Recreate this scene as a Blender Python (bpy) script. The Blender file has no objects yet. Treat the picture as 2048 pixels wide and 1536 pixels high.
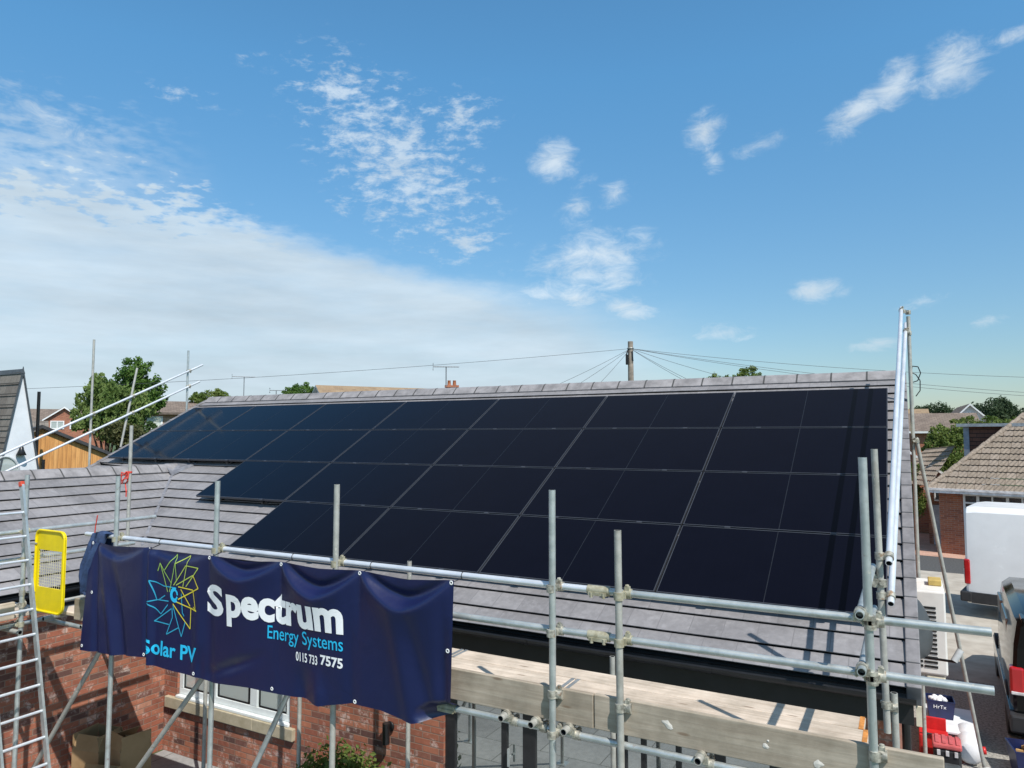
import bpy, bmesh, math, random
from math import sin, cos, tan, pi, radians as R, sqrt, atan2
from mathutils import Vector as V, Matrix as M
random.seed(7)
S = bpy.context.scene
COL = S.collection

# ------------------------------------------------------------------ camera
cd = bpy.data.cameras.new('camera')
cd.sensor_width = 36.0
cd.lens = 1431.0 / 2048 * 36
cd.clip_start = 0.05
cd.clip_end = 4000
cam = bpy.data.objects.new('camera', cd)
COL.objects.link(cam)
CAM = V((0.174, -11.03, 4.471))
cam.location = CAM
cam.rotation_euler = (M.Rotation(R(28.706), 3, 'Z') @ M.Rotation(R(94.013), 3, 'X') @ M.Rotation(R(-0.081), 3, 'Z')).to_euler()
S.camera = cam

# ------------------------------------------------------------------ light
SUN_DIR = V((.64, -.42, 1)).normalized()          # towards the sun
SUN_EL = math.asin(SUN_DIR.z)
SUN_AZ = atan2(SUN_DIR.x, SUN_DIR.y)               # clockwise from +Y
sd = bpy.data.lights.new('sun', 'SUN')
sd.energy = 4.2
sd.angle = R(0.5)
sd.color = (1.0, .955, .89)
sun = bpy.data.objects.new('sun', sd)
sun.rotation_euler = (-SUN_DIR).to_track_quat('-Z', 'Y').to_euler()
sun.location = (8, -6, 20)
COL.objects.link(sun)
S.view_settings.view_transform = 'Standard'
S.view_settings.look = 'None'
S.view_settings.gamma = 1
S.view_settings.exposure = 0.3
S.cycles.max_bounces = 6


class NT:
    """small helper round a node tree"""
    def __init__(s, nt):
        s.t = nt
        s.n = nt.nodes
        s.l = nt.links
    def new(s, kind, **kw):
        x = s.n.new(kind)
        for k, v in kw.items():
            setattr(x, k, v)
        return x
    def put(s, sock, v):
        if v is None:
            return
        if hasattr(v, 'links'):
            s.l.new(v, sock)
        else:
            sock.default_value = v
    def m(s, op, a, b=None, c=None, clamp=False):
        x = s.new('ShaderNodeMath', operation=op, use_clamp=clamp)
        s.put(x.inputs[0], a); s.put(x.inputs[1], b); s.put(x.inputs[2], c)
        return x.outputs[0]
    def mix(s, f, a, b, mode='MIX'):
        x = s.new('ShaderNodeMix', data_type='RGBA', blend_type=mode)
        s.put(x.inputs[0], f)
        s.put(x.inputs[6], tuple(a) + (1,) if isinstance(a, (tuple, list)) and len(a) == 3 else a)
        s.put(x.inputs[7], tuple(b) + (1,) if isinstance(b, (tuple, list)) and len(b) == 3 else b)
        return x.outputs[2]
    def noise(s, vec, scale, detail=3, rough=.55, dist=0.0, col=False):
        x = s.new('ShaderNodeTexNoise')
        s.put(x.inputs['Vector'], vec)
        x.inputs['Scale'].default_value = scale
        x.inputs['Detail'].default_value = detail
        x.inputs['Roughness'].default_value = rough
        x.inputs['Distortion'].default_value = dist
        return x.outputs['Color' if col else 'Fac']
    def ramp(s, f, a, b):
        """smoothstep of f between a and b"""
        x = s.new('ShaderNodeMapRange', interpolation_type='SMOOTHSTEP')
        s.put(x.inputs[0], f); s.put(x.inputs[1], a); s.put(x.inputs[2], b)
        x.inputs[3].default_value = 0; x.inputs[4].default_value = 1
        return x.outputs[0]
    def xyz(s, x, y, z=0.0):
        c = s.new('ShaderNodeCombineXYZ')
        s.put(c.inputs[0], x); s.put(c.inputs[1], y); s.put(c.inputs[2], z)
        return c.outputs[0]
    def sep(s, v):
        c = s.new('ShaderNodeSeparateXYZ')
        s.put(c.inputs[0], v)
        return c.outputs


# ------------------------------------------------------------------ world: Nishita sky with clouds by direction
W = bpy.data.worlds.new('World')
S.world = W
W.use_nodes = True
w = NT(W.node_tree)
w.n.clear()
sky = w.new('ShaderNodeTexSky', sky_type='NISHITA')
sky.sun_disc = False
sky.sun_elevation = SUN_EL
sky.sun_rotation = SUN_AZ
sky.altitude = 50
sky.air_density = 1.0
sky.dust_density = 0.6
sky.ozone_density = 2.2
dirv = w.new('ShaderNodeTexCoord').outputs['Generated']
dx, dy, dz = w.sep(dirv)
AZ = w.m('MULTIPLY', w.m('ARCTAN2', dx, dy), 180 / pi)          # degrees, clockwise from +Y
EL = w.m('MULTIPLY', w.m('ARCSINE', dz), 180 / pi)
ae = w.xyz(AZ, EL, 0)
skycol = sky.outputs[0]
skycol = w.mix(1.0, skycol, w.mix(w.m('DIVIDE', EL, 27.0, clamp=True), (.62, .64, .635), (.61, 1.09, 1.19)), 'MULTIPLY')
# cloud added overhead, out of view, to make the sky's fill light less blue
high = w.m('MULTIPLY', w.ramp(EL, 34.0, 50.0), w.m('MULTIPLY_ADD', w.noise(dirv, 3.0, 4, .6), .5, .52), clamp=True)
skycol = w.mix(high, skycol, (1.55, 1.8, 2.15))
# large cloud bank low in the north-west
wob = w.noise(w.xyz(w.m('MULTIPLY', AZ, .06), w.m('MULTIPLY', EL, .16), 3.0), 1.0, 5, .6)
wob3 = w.noise(w.xyz(w.m('MULTIPLY', AZ, .62), w.m('MULTIPLY', EL, 1.7), 17.0), 1.0, 3, .55)
wob2 = w.noise(w.xyz(w.m('MULTIPLY', AZ, .35), w.m('MULTIPLY', EL, .9), 7.0), 1.0, 4, .6)
edge = w.m('MULTIPLY_ADD', AZ, -.238, 3.9)                     # el of the bank's upper edge
edge = w.m('MINIMUM', edge, 16.6)
edge = w.m('ADD', edge, w.m('MULTIPLY', w.m('SUBTRACT', wob, .5), 3.4))
mack = w.ramp(AZ, -44.0, -58.0)                                # broken into small flakes at its left end
edge = w.m('ADD', edge, w.m('MULTIPLY', w.m('SUBTRACT', wob2, .45), w.m('MULTIPLY_ADD', mack, 3.0, 1.6)))
edge = w.m('ADD', edge, w.m('MULTIPLY', w.m('SUBTRACT', wob3, .5), w.m('MULTIPLY_ADD', mack, 11.0, 1.0)))
soft = w.m('MULTIPLY_ADD', w.ramp(AZ, -38.0, -12.0), 3.2, 1.1)
bank = w.ramp(w.m('DIVIDE', w.m('SUBTRACT', edge, EL), soft), -1.0, 1.3)
bank = w.m('MULTIPLY', bank, w.m('MULTIPLY_ADD', w.ramp(AZ, -27.0, -10.0), -.9, 1.0))
veil = w.m('MULTIPLY', w.ramp(w.m('SUBTRACT', w.m('ADD', edge, 3.5), EL), -1.5, 3.5), w.m('MULTIPLY', w.ramp(AZ, -50.0, -62.0), .45))
bank = w.m('MAXIMUM', bank, veil)
bank_tex = w.noise(w.xyz(w.m('MULTIPLY', AZ, .09), w.m('MULTIPLY', EL, .42), 1.0), 1.0, 6, .62)
bank = w.m('MULTIPLY', bank, w.m('MULTIPLY_ADD', bank_tex, .6, .56), clamp=True)
bank = w.m('MINIMUM', bank, .92)
# fine altocumulus in the middle
warp = w.noise(w.xyz(w.m('MULTIPLY', AZ, .3), w.m('MULTIPLY', EL, .5), 2.0), 1.0, 2, .5)
alt = w.noise(w.xyz(w.m('ADD', w.m('MULTIPLY', AZ, .55), w.m('MULTIPLY', EL, -.18)), w.m('ADD', w.m('MULTIPLY', EL, 1.25), warp), 5.0), 1.0, 7, .66)


def blob(az, el, rx, ry, rot, power=1.0):
    c, s_ = cos(R(rot)), sin(R(rot))
    a = w.m('SUBTRACT', AZ, az); b = w.m('SUBTRACT', EL, el)
    p = w.m('ADD', w.m('MULTIPLY', a, c / rx), w.m('MULTIPLY', b, s_ / rx))
    q = w.m('ADD', w.m('MULTIPLY', a, -s_ / ry), w.m('MULTIPLY', b, c / ry))
    d = w.m('SQRT', w.m('ADD', w.m('MULTIPLY', p, p), w.m('MULTIPLY', q, q)))
    return w.m('MULTIPLY', w.m('SUBTRACT', 1.0, d, clamp=True), power)


def merge(items):
    r = items[0]
    for i in items[1:]:
        r = w.m('MAXIMUM', r, i)
    return r


alt_mask = merge([blob(-38.0, 21.0, 13.5, 6.6, -38, 1.0), blob(-42.5, 25.8, 4.5, 2.6, -10, .95), blob(-33.5, 24.0, 6.0, 3.4, 10, .75), blob(-36.5, 20.4, 4.6, 2.0, -10, .95), blob(-32.0, 15.3, 3.2, 2.0, 0, 1.1), blob(-40.0, 17.4, 5.5, 2.0, -8, .65),
                  blob(-54, 23.8, 5.5, 1.4, 0, .40), blob(-48.5, 27.0, 3.4, 1.0, 0, .45)])
altc = w.ramp(w.m('ADD', alt, w.m('MULTIPLY', alt_mask, .27)), .575, .86)
altc = w.m('MULTIPLY', altc, w.ramp(alt_mask, 0.0, .35))
altc = w.m('MULTIPLY', altc, .66)
# small puffs
puf_n = w.noise(w.xyz(w.m('MULTIPLY', AZ, .42), w.m('MULTIPLY', EL, .85), 9.0), 1.0, 7, .66, .5)
puffs = merge([blob(-25.2, 21.3, 2.7, 2.1, 8, 1.15), blob(-13.2, 22.7, 2.2, 1.9, 35, .95), blob(-12.6, 20.5, 1.3, 1.1, -50, .7), blob(-9.3, 21.3, 2.9, 1.0, 12, .6),
               blob(-2.4, 22.3, 3.6, 1.6, 30, 1.0), blob(.3, 23.6, 2.8, 1.9, 35, 1.1), blob(3.8, 24.1, 3.4, 2.3, 15, 1.0), blob(6.9, 24.9, 3.4, .7, 8, .55),
               blob(-5.4, 10.5, 2.6, 1.25, 0, 1.1), blob(-12.2, 7.7, 3.4, 1.1, 0, .85), blob(-1.8, 6.3, 2.5, .8, 0, .85), blob(1.4, 9.2, 2.3, .7, 10, .5),
               blob(5.4, 7.6, 1.8, .8, 20, .6), blob(-23.4, 10.8, 3.6, 1.7, 3, 1.0), blob(-19.5, 9.7, 3.2, 1.5, -5, 1.0), blob(-21.8, 14.2, 6.6, 2.4, 6, 1.0), blob(-22.5, 12.4, 6.6, 2.2, 0, .85), blob(-26, 11.0, 6.0, 2.0, 0, .7),
               blob(-61.8, 20.6, 5.4, 1.5, -24, .7), blob(-64.6, 22.2, 1.5, .9, 20, .5), blob(-20.4, 18.8, 2.4, 1.5, 20, .62), blob(-23.4, 17.4, 2.3, 2.0, 30, .62), blob(-22.8, 19.8, 1.5, .8, 20, .6)])
pufc = w.ramp(w.m('ADD', puffs, w.m('MULTIPLY', w.m('SUBTRACT', puf_n, .5), 2.0)), .10, 1.25)
pufc = w.m('MULTIPLY', pufc, w.ramp(puffs, 0.0, .22))
pufc = w.m('MULTIPLY', pufc, .80)
cloud = w.m('MAXIMUM', w.m('MAXIMUM', bank, altc), pufc, clamp=True)
shade = w.m('MULTIPLY_ADD', w.noise(w.xyz(w.m('MULTIPLY', AZ, .07), w.m('MULTIPLY', EL, .38), 11.0), 1.0, 5, .6), .62, .68)
ccol = w.mix(1.0, w.mix(w.ramp(bank, .2, .8), (4.7, 5.3, 5.75), (3.85, 4.6, 5.2)), w.xyz(shade, shade, shade), 'MULTIPLY')
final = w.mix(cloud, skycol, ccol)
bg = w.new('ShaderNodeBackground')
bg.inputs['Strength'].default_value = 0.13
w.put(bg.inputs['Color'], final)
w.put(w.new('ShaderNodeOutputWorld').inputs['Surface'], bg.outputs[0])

# ------------------------------------------------------------------ materials
MATS = {}


def mat(name, col, rough=.6, metal=0.0, var=.12, vscale=6.0, spec=.5, bump=0.0, bscale=60.0, col2=None, translucent=0.0, spots=None):
    if name in MATS:
        return MATS[name]
    m = bpy.data.materials.new(name)
    m.use_nodes = True
    t = NT(m.node_tree)
    p = t.n['Principled BSDF']
    tc = t.new('ShaderNodeTexCoord').outputs['Object']
    n = t.noise(tc, vscale, 5, .6)
    if col2 is None:
        c2 = tuple(min(1, c * (1 + var * 2)) for c in col)
        c1 = tuple(c * (1 - var * 2) for c in col)
    else:
        c1, c2 = col, col2
    bc = t.mix(t.ramp(n, .28, .72), c1, c2)
    if spots:
        for k, (sc, lo, hi, am, cs) in enumerate(spots):
            sn = t.noise(t.xyz(*[t.m('ADD', q, 3.7 * (k + 1)) for q in t.sep(tc)[:3]]), sc, 4, .65)
            bc = t.mix(t.m('MULTIPLY', t.ramp(sn, lo, hi), am), bc, cs)
    t.put(p.inputs['Base Color'], bc)
    t.put(p.inputs['Roughness'], t.m('MULTIPLY_ADD', n, .16, max(0, rough - .08)))
    p.inputs['Metallic'].default_value = metal
    p.inputs['Specular IOR Level'].default_value = spec
    if bump:
        b = t.new('ShaderNodeBump')
        b.inputs['Strength'].default_value = bump
        b.inputs['Distance'].default_value = .02
        t.put(b.inputs['Height'], t.noise(tc, bscale, 4, .6))
        t.put(p.inputs['Normal'], b.outputs[0])
    if translucent:
        out = t.n['Material Output']
        tr = t.new('ShaderNodeBsdfTranslucent')
        t.put(tr.inputs['Color'], t.mix(t.ramp(n, .28, .72), tuple(min(1, c * 1.5) for c in c1), tuple(min(1, c * 1.5) for c in c2)))
        ms = t.new('ShaderNodeMixShader')
        ms.inputs[0].default_value = translucent
        t.put(ms.inputs[1], p.outputs[0]); t.put(ms.inputs[2], tr.outputs[0]); t.put(out.inputs['Surface'], ms.outputs[0])
    MATS[name] = m
    return m


def cell_mat(name, cw, ch, stagger, cols, joint, jw=.012, rough=.85, stain=None, stain_amt=0.0, jh=None, bump=.4, spec=.3):
    """courses of bricks or tiles in UV metres: a colour drawn for each one, joints between them"""
    if name in MATS:
        return MATS[name]
    m = bpy.data.materials.new(name)
    m.use_nodes = True
    t = NT(m.node_tree)
    p = t.n['Principled BSDF']
    uv = t.new('ShaderNodeTexCoord').outputs['UV']
    u, v, _ = t.sep(uv)
    vr = t.m('DIVIDE', v, ch)
    row = t.m('FLOOR', vr)
    uu = t.m('ADD', t.m('DIVIDE', u, cw), t.m('MULTIPLY', row, stagger))
    colm = t.m('FLOOR', uu)
    fu = t.m('SUBTRACT', uu, colm); fv = t.m('SUBTRACT', vr, row)
    wn = t.new('ShaderNodeTexWhiteNoise', noise_dimensions='2D')
    t.put(wn.inputs['Vector'], t.xyz(colm, row, 0))
    cr = t.new('ShaderNodeValToRGB')
    e = cr.color_ramp.elements
    while len(e) < len(cols):
        e.new(.5)
    for i, (pos, c) in enumerate(cols):
        e[i].position = pos
        e[i].color = tuple(c) + (1,)
    t.put(cr.inputs[0], wn.outputs[0])
    tc = t.new('ShaderNodeTexCoord').outputs['Object']
    grain = t.noise(tc, 14, 6, .65)
    base = t.mix(1.0, cr.outputs[0], t.mix(grain, (.62, .62, .62), (1.38, 1.38, 1.38)), 'MULTIPLY')
    big = t.noise(tc, 1.1, 4, .6)
    base = t.mix(1.0, base, t.mix(t.ramp(big, .25, .75), (.84, .84, .84), (1.14, 1.14, 1.13)), 'MULTIPLY')
    if stain:
        sn = t.noise(tc, 7.0, 5, .7)
        base = t.mix(t.m('MULTIPLY', t.ramp(sn, .53, .70), stain_amt), base, stain)
    eu = t.m('MULTIPLY', t.m('MINIMUM', fu, t.m('SUBTRACT', 1.0, fu)), cw)
    ev = t.m('MULTIPLY', t.m('MINIMUM', fv, t.m('SUBTRACT', 1.0, fv)), ch)
    jh = jw if jh is None else jh
    mu = t.ramp(eu, jw * .35, jw * .65) if jw else 1.0
    mv = t.ramp(ev, jh * .35, jh * .65) if jh else 1.0
    mask = t.m('MULTIPLY', mu, mv)
    t.put(p.inputs['Base Color'], t.mix(mask, joint, base))
    p.inputs['Roughness'].default_value = rough
    p.inputs['Specular IOR Level'].default_value = spec
    if bump:
        b = t.new('ShaderNodeBump')
        b.inputs['Strength'].default_value = bump
        b.inputs['Distance'].default_value = .01
        t.put(b.inputs['Height'], t.m('ADD', mask, t.m('MULTIPLY', grain, .5)))
        t.put(p.inputs['Normal'], b.outputs[0])
    MATS[name] = m
    return m


SPOTS = [(4.0, .56, .70, .45, (.24, .22, .18)), (22.0, .64, .70, .7, (.66, .63, .56)), (7.0, .66, .74, .6, (.24, .11, .05))]
STEEL = mat('galvanised steel', (.40, .44, .44), .42, .55, .12, 9, col2=(.56, .59, .58), spots=SPOTS)
STEEL_OLD = mat('dull galvanised steel', (.34, .34, .31), .6, .3, .12, 12, col2=(.47, .46, .42), spots=SPOTS)
ALU = mat('aluminium tube', (.66, .69, .73), .38, .45, .08, 5, col2=(.78, .80, .84))
FITTING = mat('coupler steel', (.42, .40, .34), .55, .5, .25, 30, spots=[(9.0, .58, .68, .7, (.30, .15, .06))])
FIT_OLD = mat('weathered coupler', (.30, .27, .18), .65, .3, .25, 30, col2=(.46, .44, .34))
BORE = mat('tube bore', (.02, .02, .02), .9)
BRICK = cell_mat('red facing brick', .225, .075, .5,
                 [(0, (.35, .125, .075)), (.35, (.27, .095, .062)), (.62, (.40, .155, .092)), (.80, (.18, .08, .062)), (.92, (.11, .06, .052)), (1, (.46, .22, .145))],
                 (.25, .17, .13), .011, .9, (.62, .52, .47), .75)
BRICK2 = cell_mat('orange brick', .225, .075, .5, [(0, (.33, .11, .06)), (.5, (.40, .15, .08)), (1, (.26, .09, .055))], (.34, .25, .2), .012, .9)
BRICK3 = cell_mat('buff brick', .225, .075, .5, [(0, (.34, .20, .13)), (.5, (.42, .27, .18)), (1, (.28, .16, .11))], (.4, .33, .26), .012, .9)
TILE = cell_mat('grey flat roof tile', .30, .267, .5,
                [(0, (.208, .199, .205)), (.5, (.228, .218, .225)), (1, (.252, .241, .248))], (.18, .172, .178), .008, .55, (.33, .32, .33), .3, jh=0, bump=.2, spec=.5)
TILE_DK = mat('grey ridge tile', (.245, .232, .236), .65, 0, .14, 5)
VERGE = mat('grey verge cap', (.19, .18, .185), .6, 0, .12, 7)
BLACK_PL = mat('black gutter plastic', (.012, .012, .013), .35)
FASCIA = mat('black fascia board', (.012, .012, .013), .5)
LEAD = mat('lead valley', (.21, .21, .23), .5, .1, .15, 9)
STONE = mat('buff stone sill', (.36, .31, .21), .85, 0, .12, 8, col2=(.46, .40, .29))
UPVC = mat('pale grey window frame', (.70, .74, .74), .35, 0, .04, 3)
WUPVC = mat('white upvc', (.78, .78, .77), .35, 0, .03, 3)
DARKF = mat('dark grey door frame', (.018, .018, .020), .4)
CREAM = mat('cream render', (.62, .55, .42), .85)


def glass_mat(name, col, refl, rough=.02):
    if name in MATS:
        return MATS[name]
    m = bpy.data.materials.new(name)
    m.use_nodes = True
    t = NT(m.node_tree)
    p = t.n['Principled BSDF']
    p.inputs['Base Color'].default_value = tuple(col) + (1,)
    p.inputs['Roughness'].default_value = .3
    g = t.new('ShaderNodeBsdfGlossy')
    g.inputs['Roughness'].default_value = rough
    g.inputs['Color'].default_value = (.9, .95, .93, 1)
    ms = t.new('ShaderNodeMixShader')
    ms.inputs[0].default_value = refl
    t.put(ms.inputs[1], p.outputs[0]); t.put(ms.inputs[2], g.outputs[0])
    t.put(t.n['Material Output'].inputs['Surface'], ms.outputs[0])
    MATS[name] = m
    return m


GLASS = glass_mat('door glass', (.05, .055, .055), .45)
GLASS_W = glass_mat('window glass with pale room behind', (.55, .61, .59), .30)
GLASS_D = glass_mat('dark window glass', (.03, .035, .04), .25)


# ------------------------------------------------------------------ mesh builder
class B:
    def __init__(s, xf=None):
        s.v = []; s.f = []; s.mi = []; s.sm = []; s.uv = {}; s.xf = xf
    def add(s, vs, fs, mi=0, smooth=False, uvs=None):
        o = len(s.v)
        for p in vs:
            p = V(p)
            s.v.append(s.xf @ p if s.xf is not None else p)
        for k, f in enumerate(fs):
            if uvs:
                s.uv[len(s.f)] = [uvs[i] for i in f]
            s.f.append([i + o for i in f]); s.mi.append(mi); s.sm.append(smooth)
        return s
    def box(s, lo, hi, mi=0, rot=None, at=None):
        (a, b, c), (d, e, g) = lo, hi
        vs = [V(q) for q in ((a, b, c), (d, b, c), (d, e, c), (a, e, c), (a, b, g), (d, b, g), (d, e, g), (a, e, g))]
        if rot is not None:
            vs = [rot @ q + (at or V((0, 0, 0))) for q in vs]
        return s.add(vs, [(3, 2, 1, 0), (4, 5, 6, 7), (0, 1, 5, 4), (1, 2, 6, 5), (2, 3, 7, 6), (3, 0, 4, 7)], mi)
    def bbox(s, lo, hi, bev=.01, mi=0, rot=None, at=None):
        """box with bevelled edges"""
        bm = bmesh.new()
        bmesh.ops.create_cube(bm, size=1)
        c = (V(lo) + V(hi)) / 2; d = V(hi) - V(lo)
        for q in bm.verts:
            q.co = V((q.co.x * d.x, q.co.y * d.y, q.co.z * d.z)) + c
        bmesh.ops.bevel(bm, geom=bm.edges[:], offset=bev, segments=2, affect='EDGES', profile=.5)
        vs = [(rot @ q.co + (at or V((0, 0, 0)))) if rot is not None else q.co.copy() for q in bm.verts]
        bm.verts.index_update()
        s.add(vs, [[q.index for q in f.verts] for f in bm.faces], mi)
        bm.free()
        return s
    def tube(s, p0, p1, r=.02415, n=12, hollow=False, r1=None, cap=True, mi=0, bore=1):
        p0, p1 = V(p0), V(p1)
        d = (p1 - p0).normalized()
        a = d.orthogonal().normalized(); b = d.cross(a)
        r1 = r if r1 is None else r1
        cs = [(cos(2 * pi * i / n), sin(2 * pi * i / n)) for i in range(n)]
        vs = [p0 + (a * x + b * y) * r for x, y in cs] + [p1 + (a * x + b * y) * r1 for x, y in cs]
        s.add(vs, [(i, (i + 1) % n, n + (i + 1) % n, n + i) for i in range(n)], mi, True)
        if hollow:
            for q, rr, dd in ((p0, r, d), (p1, r1, -d)):
                vs = [q + (a * x + b * y) * rr for x, y in cs] + [q + (a * x + b * y) * rr * .80 for x, y in cs]
                s.add(vs, [(i, (i + 1) % n, n + (i + 1) % n, n + i) for i in range(n)], mi)
                vs = [q + (a * x + b * y) * rr * .80 for x, y in cs] + [q + dd * .12 + (a * x + b * y) * rr * .80 for x, y in cs]
                s.add(vs, [(i, (i + 1) % n, n + (i + 1) % n, n + i) for i in range(n)] + [tuple(range(n, 2 * n))], bore, True)
        elif cap:
            s.add(vs[:n], [tuple(range(n))[::-1]], mi)
            s.add(vs[n:], [tuple(range(n))], mi)
        return s
    def path(s, pts, r=.01, n=6, mi=0):
        for a, b in zip(pts[:-1], pts[1:]):
            s.tube(a, b, r, n, cap=True, mi=mi)
        return s
    def prism(s, poly, a, b, mi=0):
        """poly: list of 3-D points of one end, moved from offset a to offset b"""
        n = len(poly); a, b = V(a), V(b)
        vs = [V(p) + a for p in poly] + [V(p) + b for p in poly]
        return s.add(vs, [tuple(range(n))[::-1], tuple(range(n, 2 * n))] + [(i, (i + 1) % n, n + (i + 1) % n, n + i) for i in range(n)], mi)
    def lathe(s, c, prof, n=16, mi=0, axis=None):
        c = V(c)
        q = V((0, 0, 1)).rotation_difference(V(axis)) if axis is not None else None
        vs = []
        for r, z in prof:
            for i in range(n):
                p = V((r * cos(2 * pi * i / n), r * sin(2 * pi * i / n), z))
                vs.append(c + (q @ p if q else p))
        fs = [(k * n + i, k * n + (i + 1) % n, (k + 1) * n + (i + 1) % n, (k + 1) * n + i) for k in range(len(prof) - 1) for i in range(n)]
        return s.add(vs, fs, mi, True)
    def build(s, name, mats, parent=None, local=False, tag_=None):
        me = bpy.data.meshes.new(name)
        mats = mats if isinstance(mats, (list, tuple)) else [mats]
        org = V((0, 0, 0))
        if not local:
            if parent is not None:
                q = parent
                while q is not None:
                    org = org + q.location; q = q.parent
            else:
                n = len(s.v)
                org = V((sum(p.x for p in s.v) / n, sum(p.y for p in s.v) / n, min(p.z for p in s.v)))
        me.from_pydata([p - org for p in s.v], [], s.f)
        me.polygons.foreach_set('material_index', s.mi)
        me.polygons.foreach_set('use_smooth', s.sm)
        for m in mats:
            me.materials.append(m)
        lay = me.uv_layers.new(name='UVMap').data
        for pi_, p in enumerate(me.polygons):
            if pi_ in s.uv:
                for li, uv in zip(p.loop_indices, s.uv[pi_]):
                    lay[li].uv = uv
            else:
                nx, ny, nz = (abs(x) for x in p.normal)
                for li in p.loop_indices:
                    q = s.v[me.loops[li].vertex_index]
                    lay[li].uv = (q.y, q.z) if nx > ny and nx > nz else ((q.x, q.z) if ny > nz else (q.x, q.y))
        me.update()
        o = bpy.data.objects.new(name, me)
        COL.objects.link(o)
        if parent is not None:
            o.parent = parent
        elif not local:
            o.location = org
        return o


def tag(o, label=None, cat=None, group=None, kind=None):
    if label: o['label'] = label
    if cat: o['category'] = cat
    if group: o['group'] = group
    if kind: o['kind'] = kind
    return o


def thing(name, label, cat, loc=(0, 0, 0), group=None, rot=None):
    o = bpy.data.objects.new(name, None)
    o.empty_display_size = .2
    o.location = loc
    if rot: o.rotation_euler = rot
    COL.objects.link(o)
    return tag(o, label, cat, group)


def struct(b, name, m):
    return tag(b.build(name, m), kind='structure')


def frame(theta, org):
    """local axes seen from the camera: u to the right, v away, for a thing that faces a viewer who looks theta degrees left of +Y"""
    t = R(theta)
    return M.Translation(V(org)) @ M(((cos(t), -sin(t), 0, 0), (sin(t), cos(t), 0, 0), (0, 0, 1, 0), (0, 0, 0, 1)))


# ------------------------------------------------------------------ ground
GRASS = mat('grass', (.035, .065, .015), .9, 0, .2, 3, col2=(.07, .105, .03))
GRAVEL = mat('grey gravel', (.17, .165, .15), .95, 0, .3, 28, bump=1.0, bscale=26, col2=(.46, .44, .40))
PATIO = cell_mat('grey patio slab', .9, .6, .5, [(0, (.30, .30, .30)), (.5, (.34, .34, .335)), (1, (.27, .27, .27))], (.14, .14, .13), .014, .8)
CONC = mat('worn concrete drive', (.34, .30, .25), .9, 0, .12, 2.5, bump=.3, bscale=40, col2=(.46, .42, .36))
PINK = cell_mat('pink block paving', .2, .1, .5, [(0, (.46, .27, .20)), (.5, (.52, .32, .24)), (1, (.42, .25, .19))], (.36, .25, .2), .006, .9)
ASPH = mat('road asphalt', (.07, .07, .07), .9, 0, .2, 20)
DARKP = mat('dark drive surface', (.05, .05, .052), .9, 0, .15, 10)


def sheet(name, m, poly, z):
    b = B()
    b.add([(x, y, z) for x, y in poly], [tuple(range(len(poly)))])
    return struct(b, name, m)


sheet('ground', GRASS, [(-1500, -400), (1500, -400), (1500, 2500), (-1500, 2500)], 0.0)
sheet('patio', PATIO, [(-9.2, -8.6), (0.3, -8.6), (0.3, -4.2), (-9.2, -4.2)], .012)
sheet('gravel', GRAVEL, [(0.0, -9), (7, -9), (7, 4.6), (-.2, 4.6)], .008)
sheet('driveway', CONC, [(-3, 4.6), (9, 4.6), (11, 15.5), (-4, 16.6)], .006)
sheet('road', ASPH, [(-60, 22), (-4, 16.6), (11, 15.5), (60, 0), (60, 4), (11, 19.0), (-4, 20.3), (-60, 27)], .004)
sheet('paving', PINK, [(-3, 20.2), (9, 18.2), (12, 24), (-2, 27)], .009)

# ------------------------------------------------------------------ main house
TA = tan(R(28.222)); CA = cos(R(28.222)); SA = sin(R(28.222))
def rz(y): return 4.930 + TA * y            # tile plane of the front slope
EY, RY = -4.55, .70                          # eaves, ridge
EZ, RZ = rz(EY), rz(RY)
XL, XR = -14.61, .12
AX, AY = -12.1, -2.04                        # where the wing's ridge meets the slope
house = thing('brick_bungalow', 'red brick bungalow under the grey tiled roof that carries the black solar panels', 'house', (-7, -1, 0))


def courses(b, org, du, dv, nrm, vmax, urange, gauge=.267, lift=.029):
    """overlapping courses of flat tiles; urange(v) gives the run of a course at height v"""
    org, du, dv, nrm = V(org), V(du), V(dv), V(nrm)
    k = 0
    while k * gauge < vmax - 1e-4:
        v0, v1 = k * gauge, min((k + 1) * gauge, vmax)
        a0, b0 = urange(v0); a1, b1 = urange(v1)
        if b0 - a0 < .02 and b1 - a1 < .02:
            k += 1; continue
        n = max(1, int(max(b0 - a0, b1 - a1) / .9))
        jit = [random.uniform(-.003, .003) for _ in range(n + 1)]
        lo = [org + du * (a0 + (b0 - a0) * i / n) + dv * v0 for i in range(n + 1)]
        hi = [org + du * (a1 + (b1 - a1) * i / n) + dv * v1 for i in range(n + 1)]
        vs, uv = [], []
        e_ = .05
        for i in range(n + 1):
            uu0 = a0 + (b0 - a0) * i / n; uu1 = a1 + (b1 - a1) * i / n
            vs += [lo[i] + dv * e_ - nrm * .02, lo[i] + dv * e_ + nrm * (lift - .010), lo[i] + nrm * (lift - .008 + jit[i]), lo[i] + nrm * (lift + jit[i]), hi[i] + nrm * .001]
            uv += [(uu0, v0 + .004)] * 4 + [(uu1, v1 - .004)]
        fs = []
        for i in range(n):
            p, q = i * 5, i * 5 + 5
            fs += [(p + j, q + j, q + j + 1, p + j + 1) for j in range(4)]
        b.add(vs, fs, 0, False, uv)
        k += 1
    return b


roof = B()
vs_main = (RY - EY) / CA
yv = lambda v: EY + v * CA
def main_range(v):
    y = yv(v)
    return (max(XL, AX + (AY - y)) if y < AY else XL, XR)
courses(roof, (0, EY, EZ), (1, 0, 0), (0, CA, SA), (0, -SA, CA), vs_main, main_range)
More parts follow.
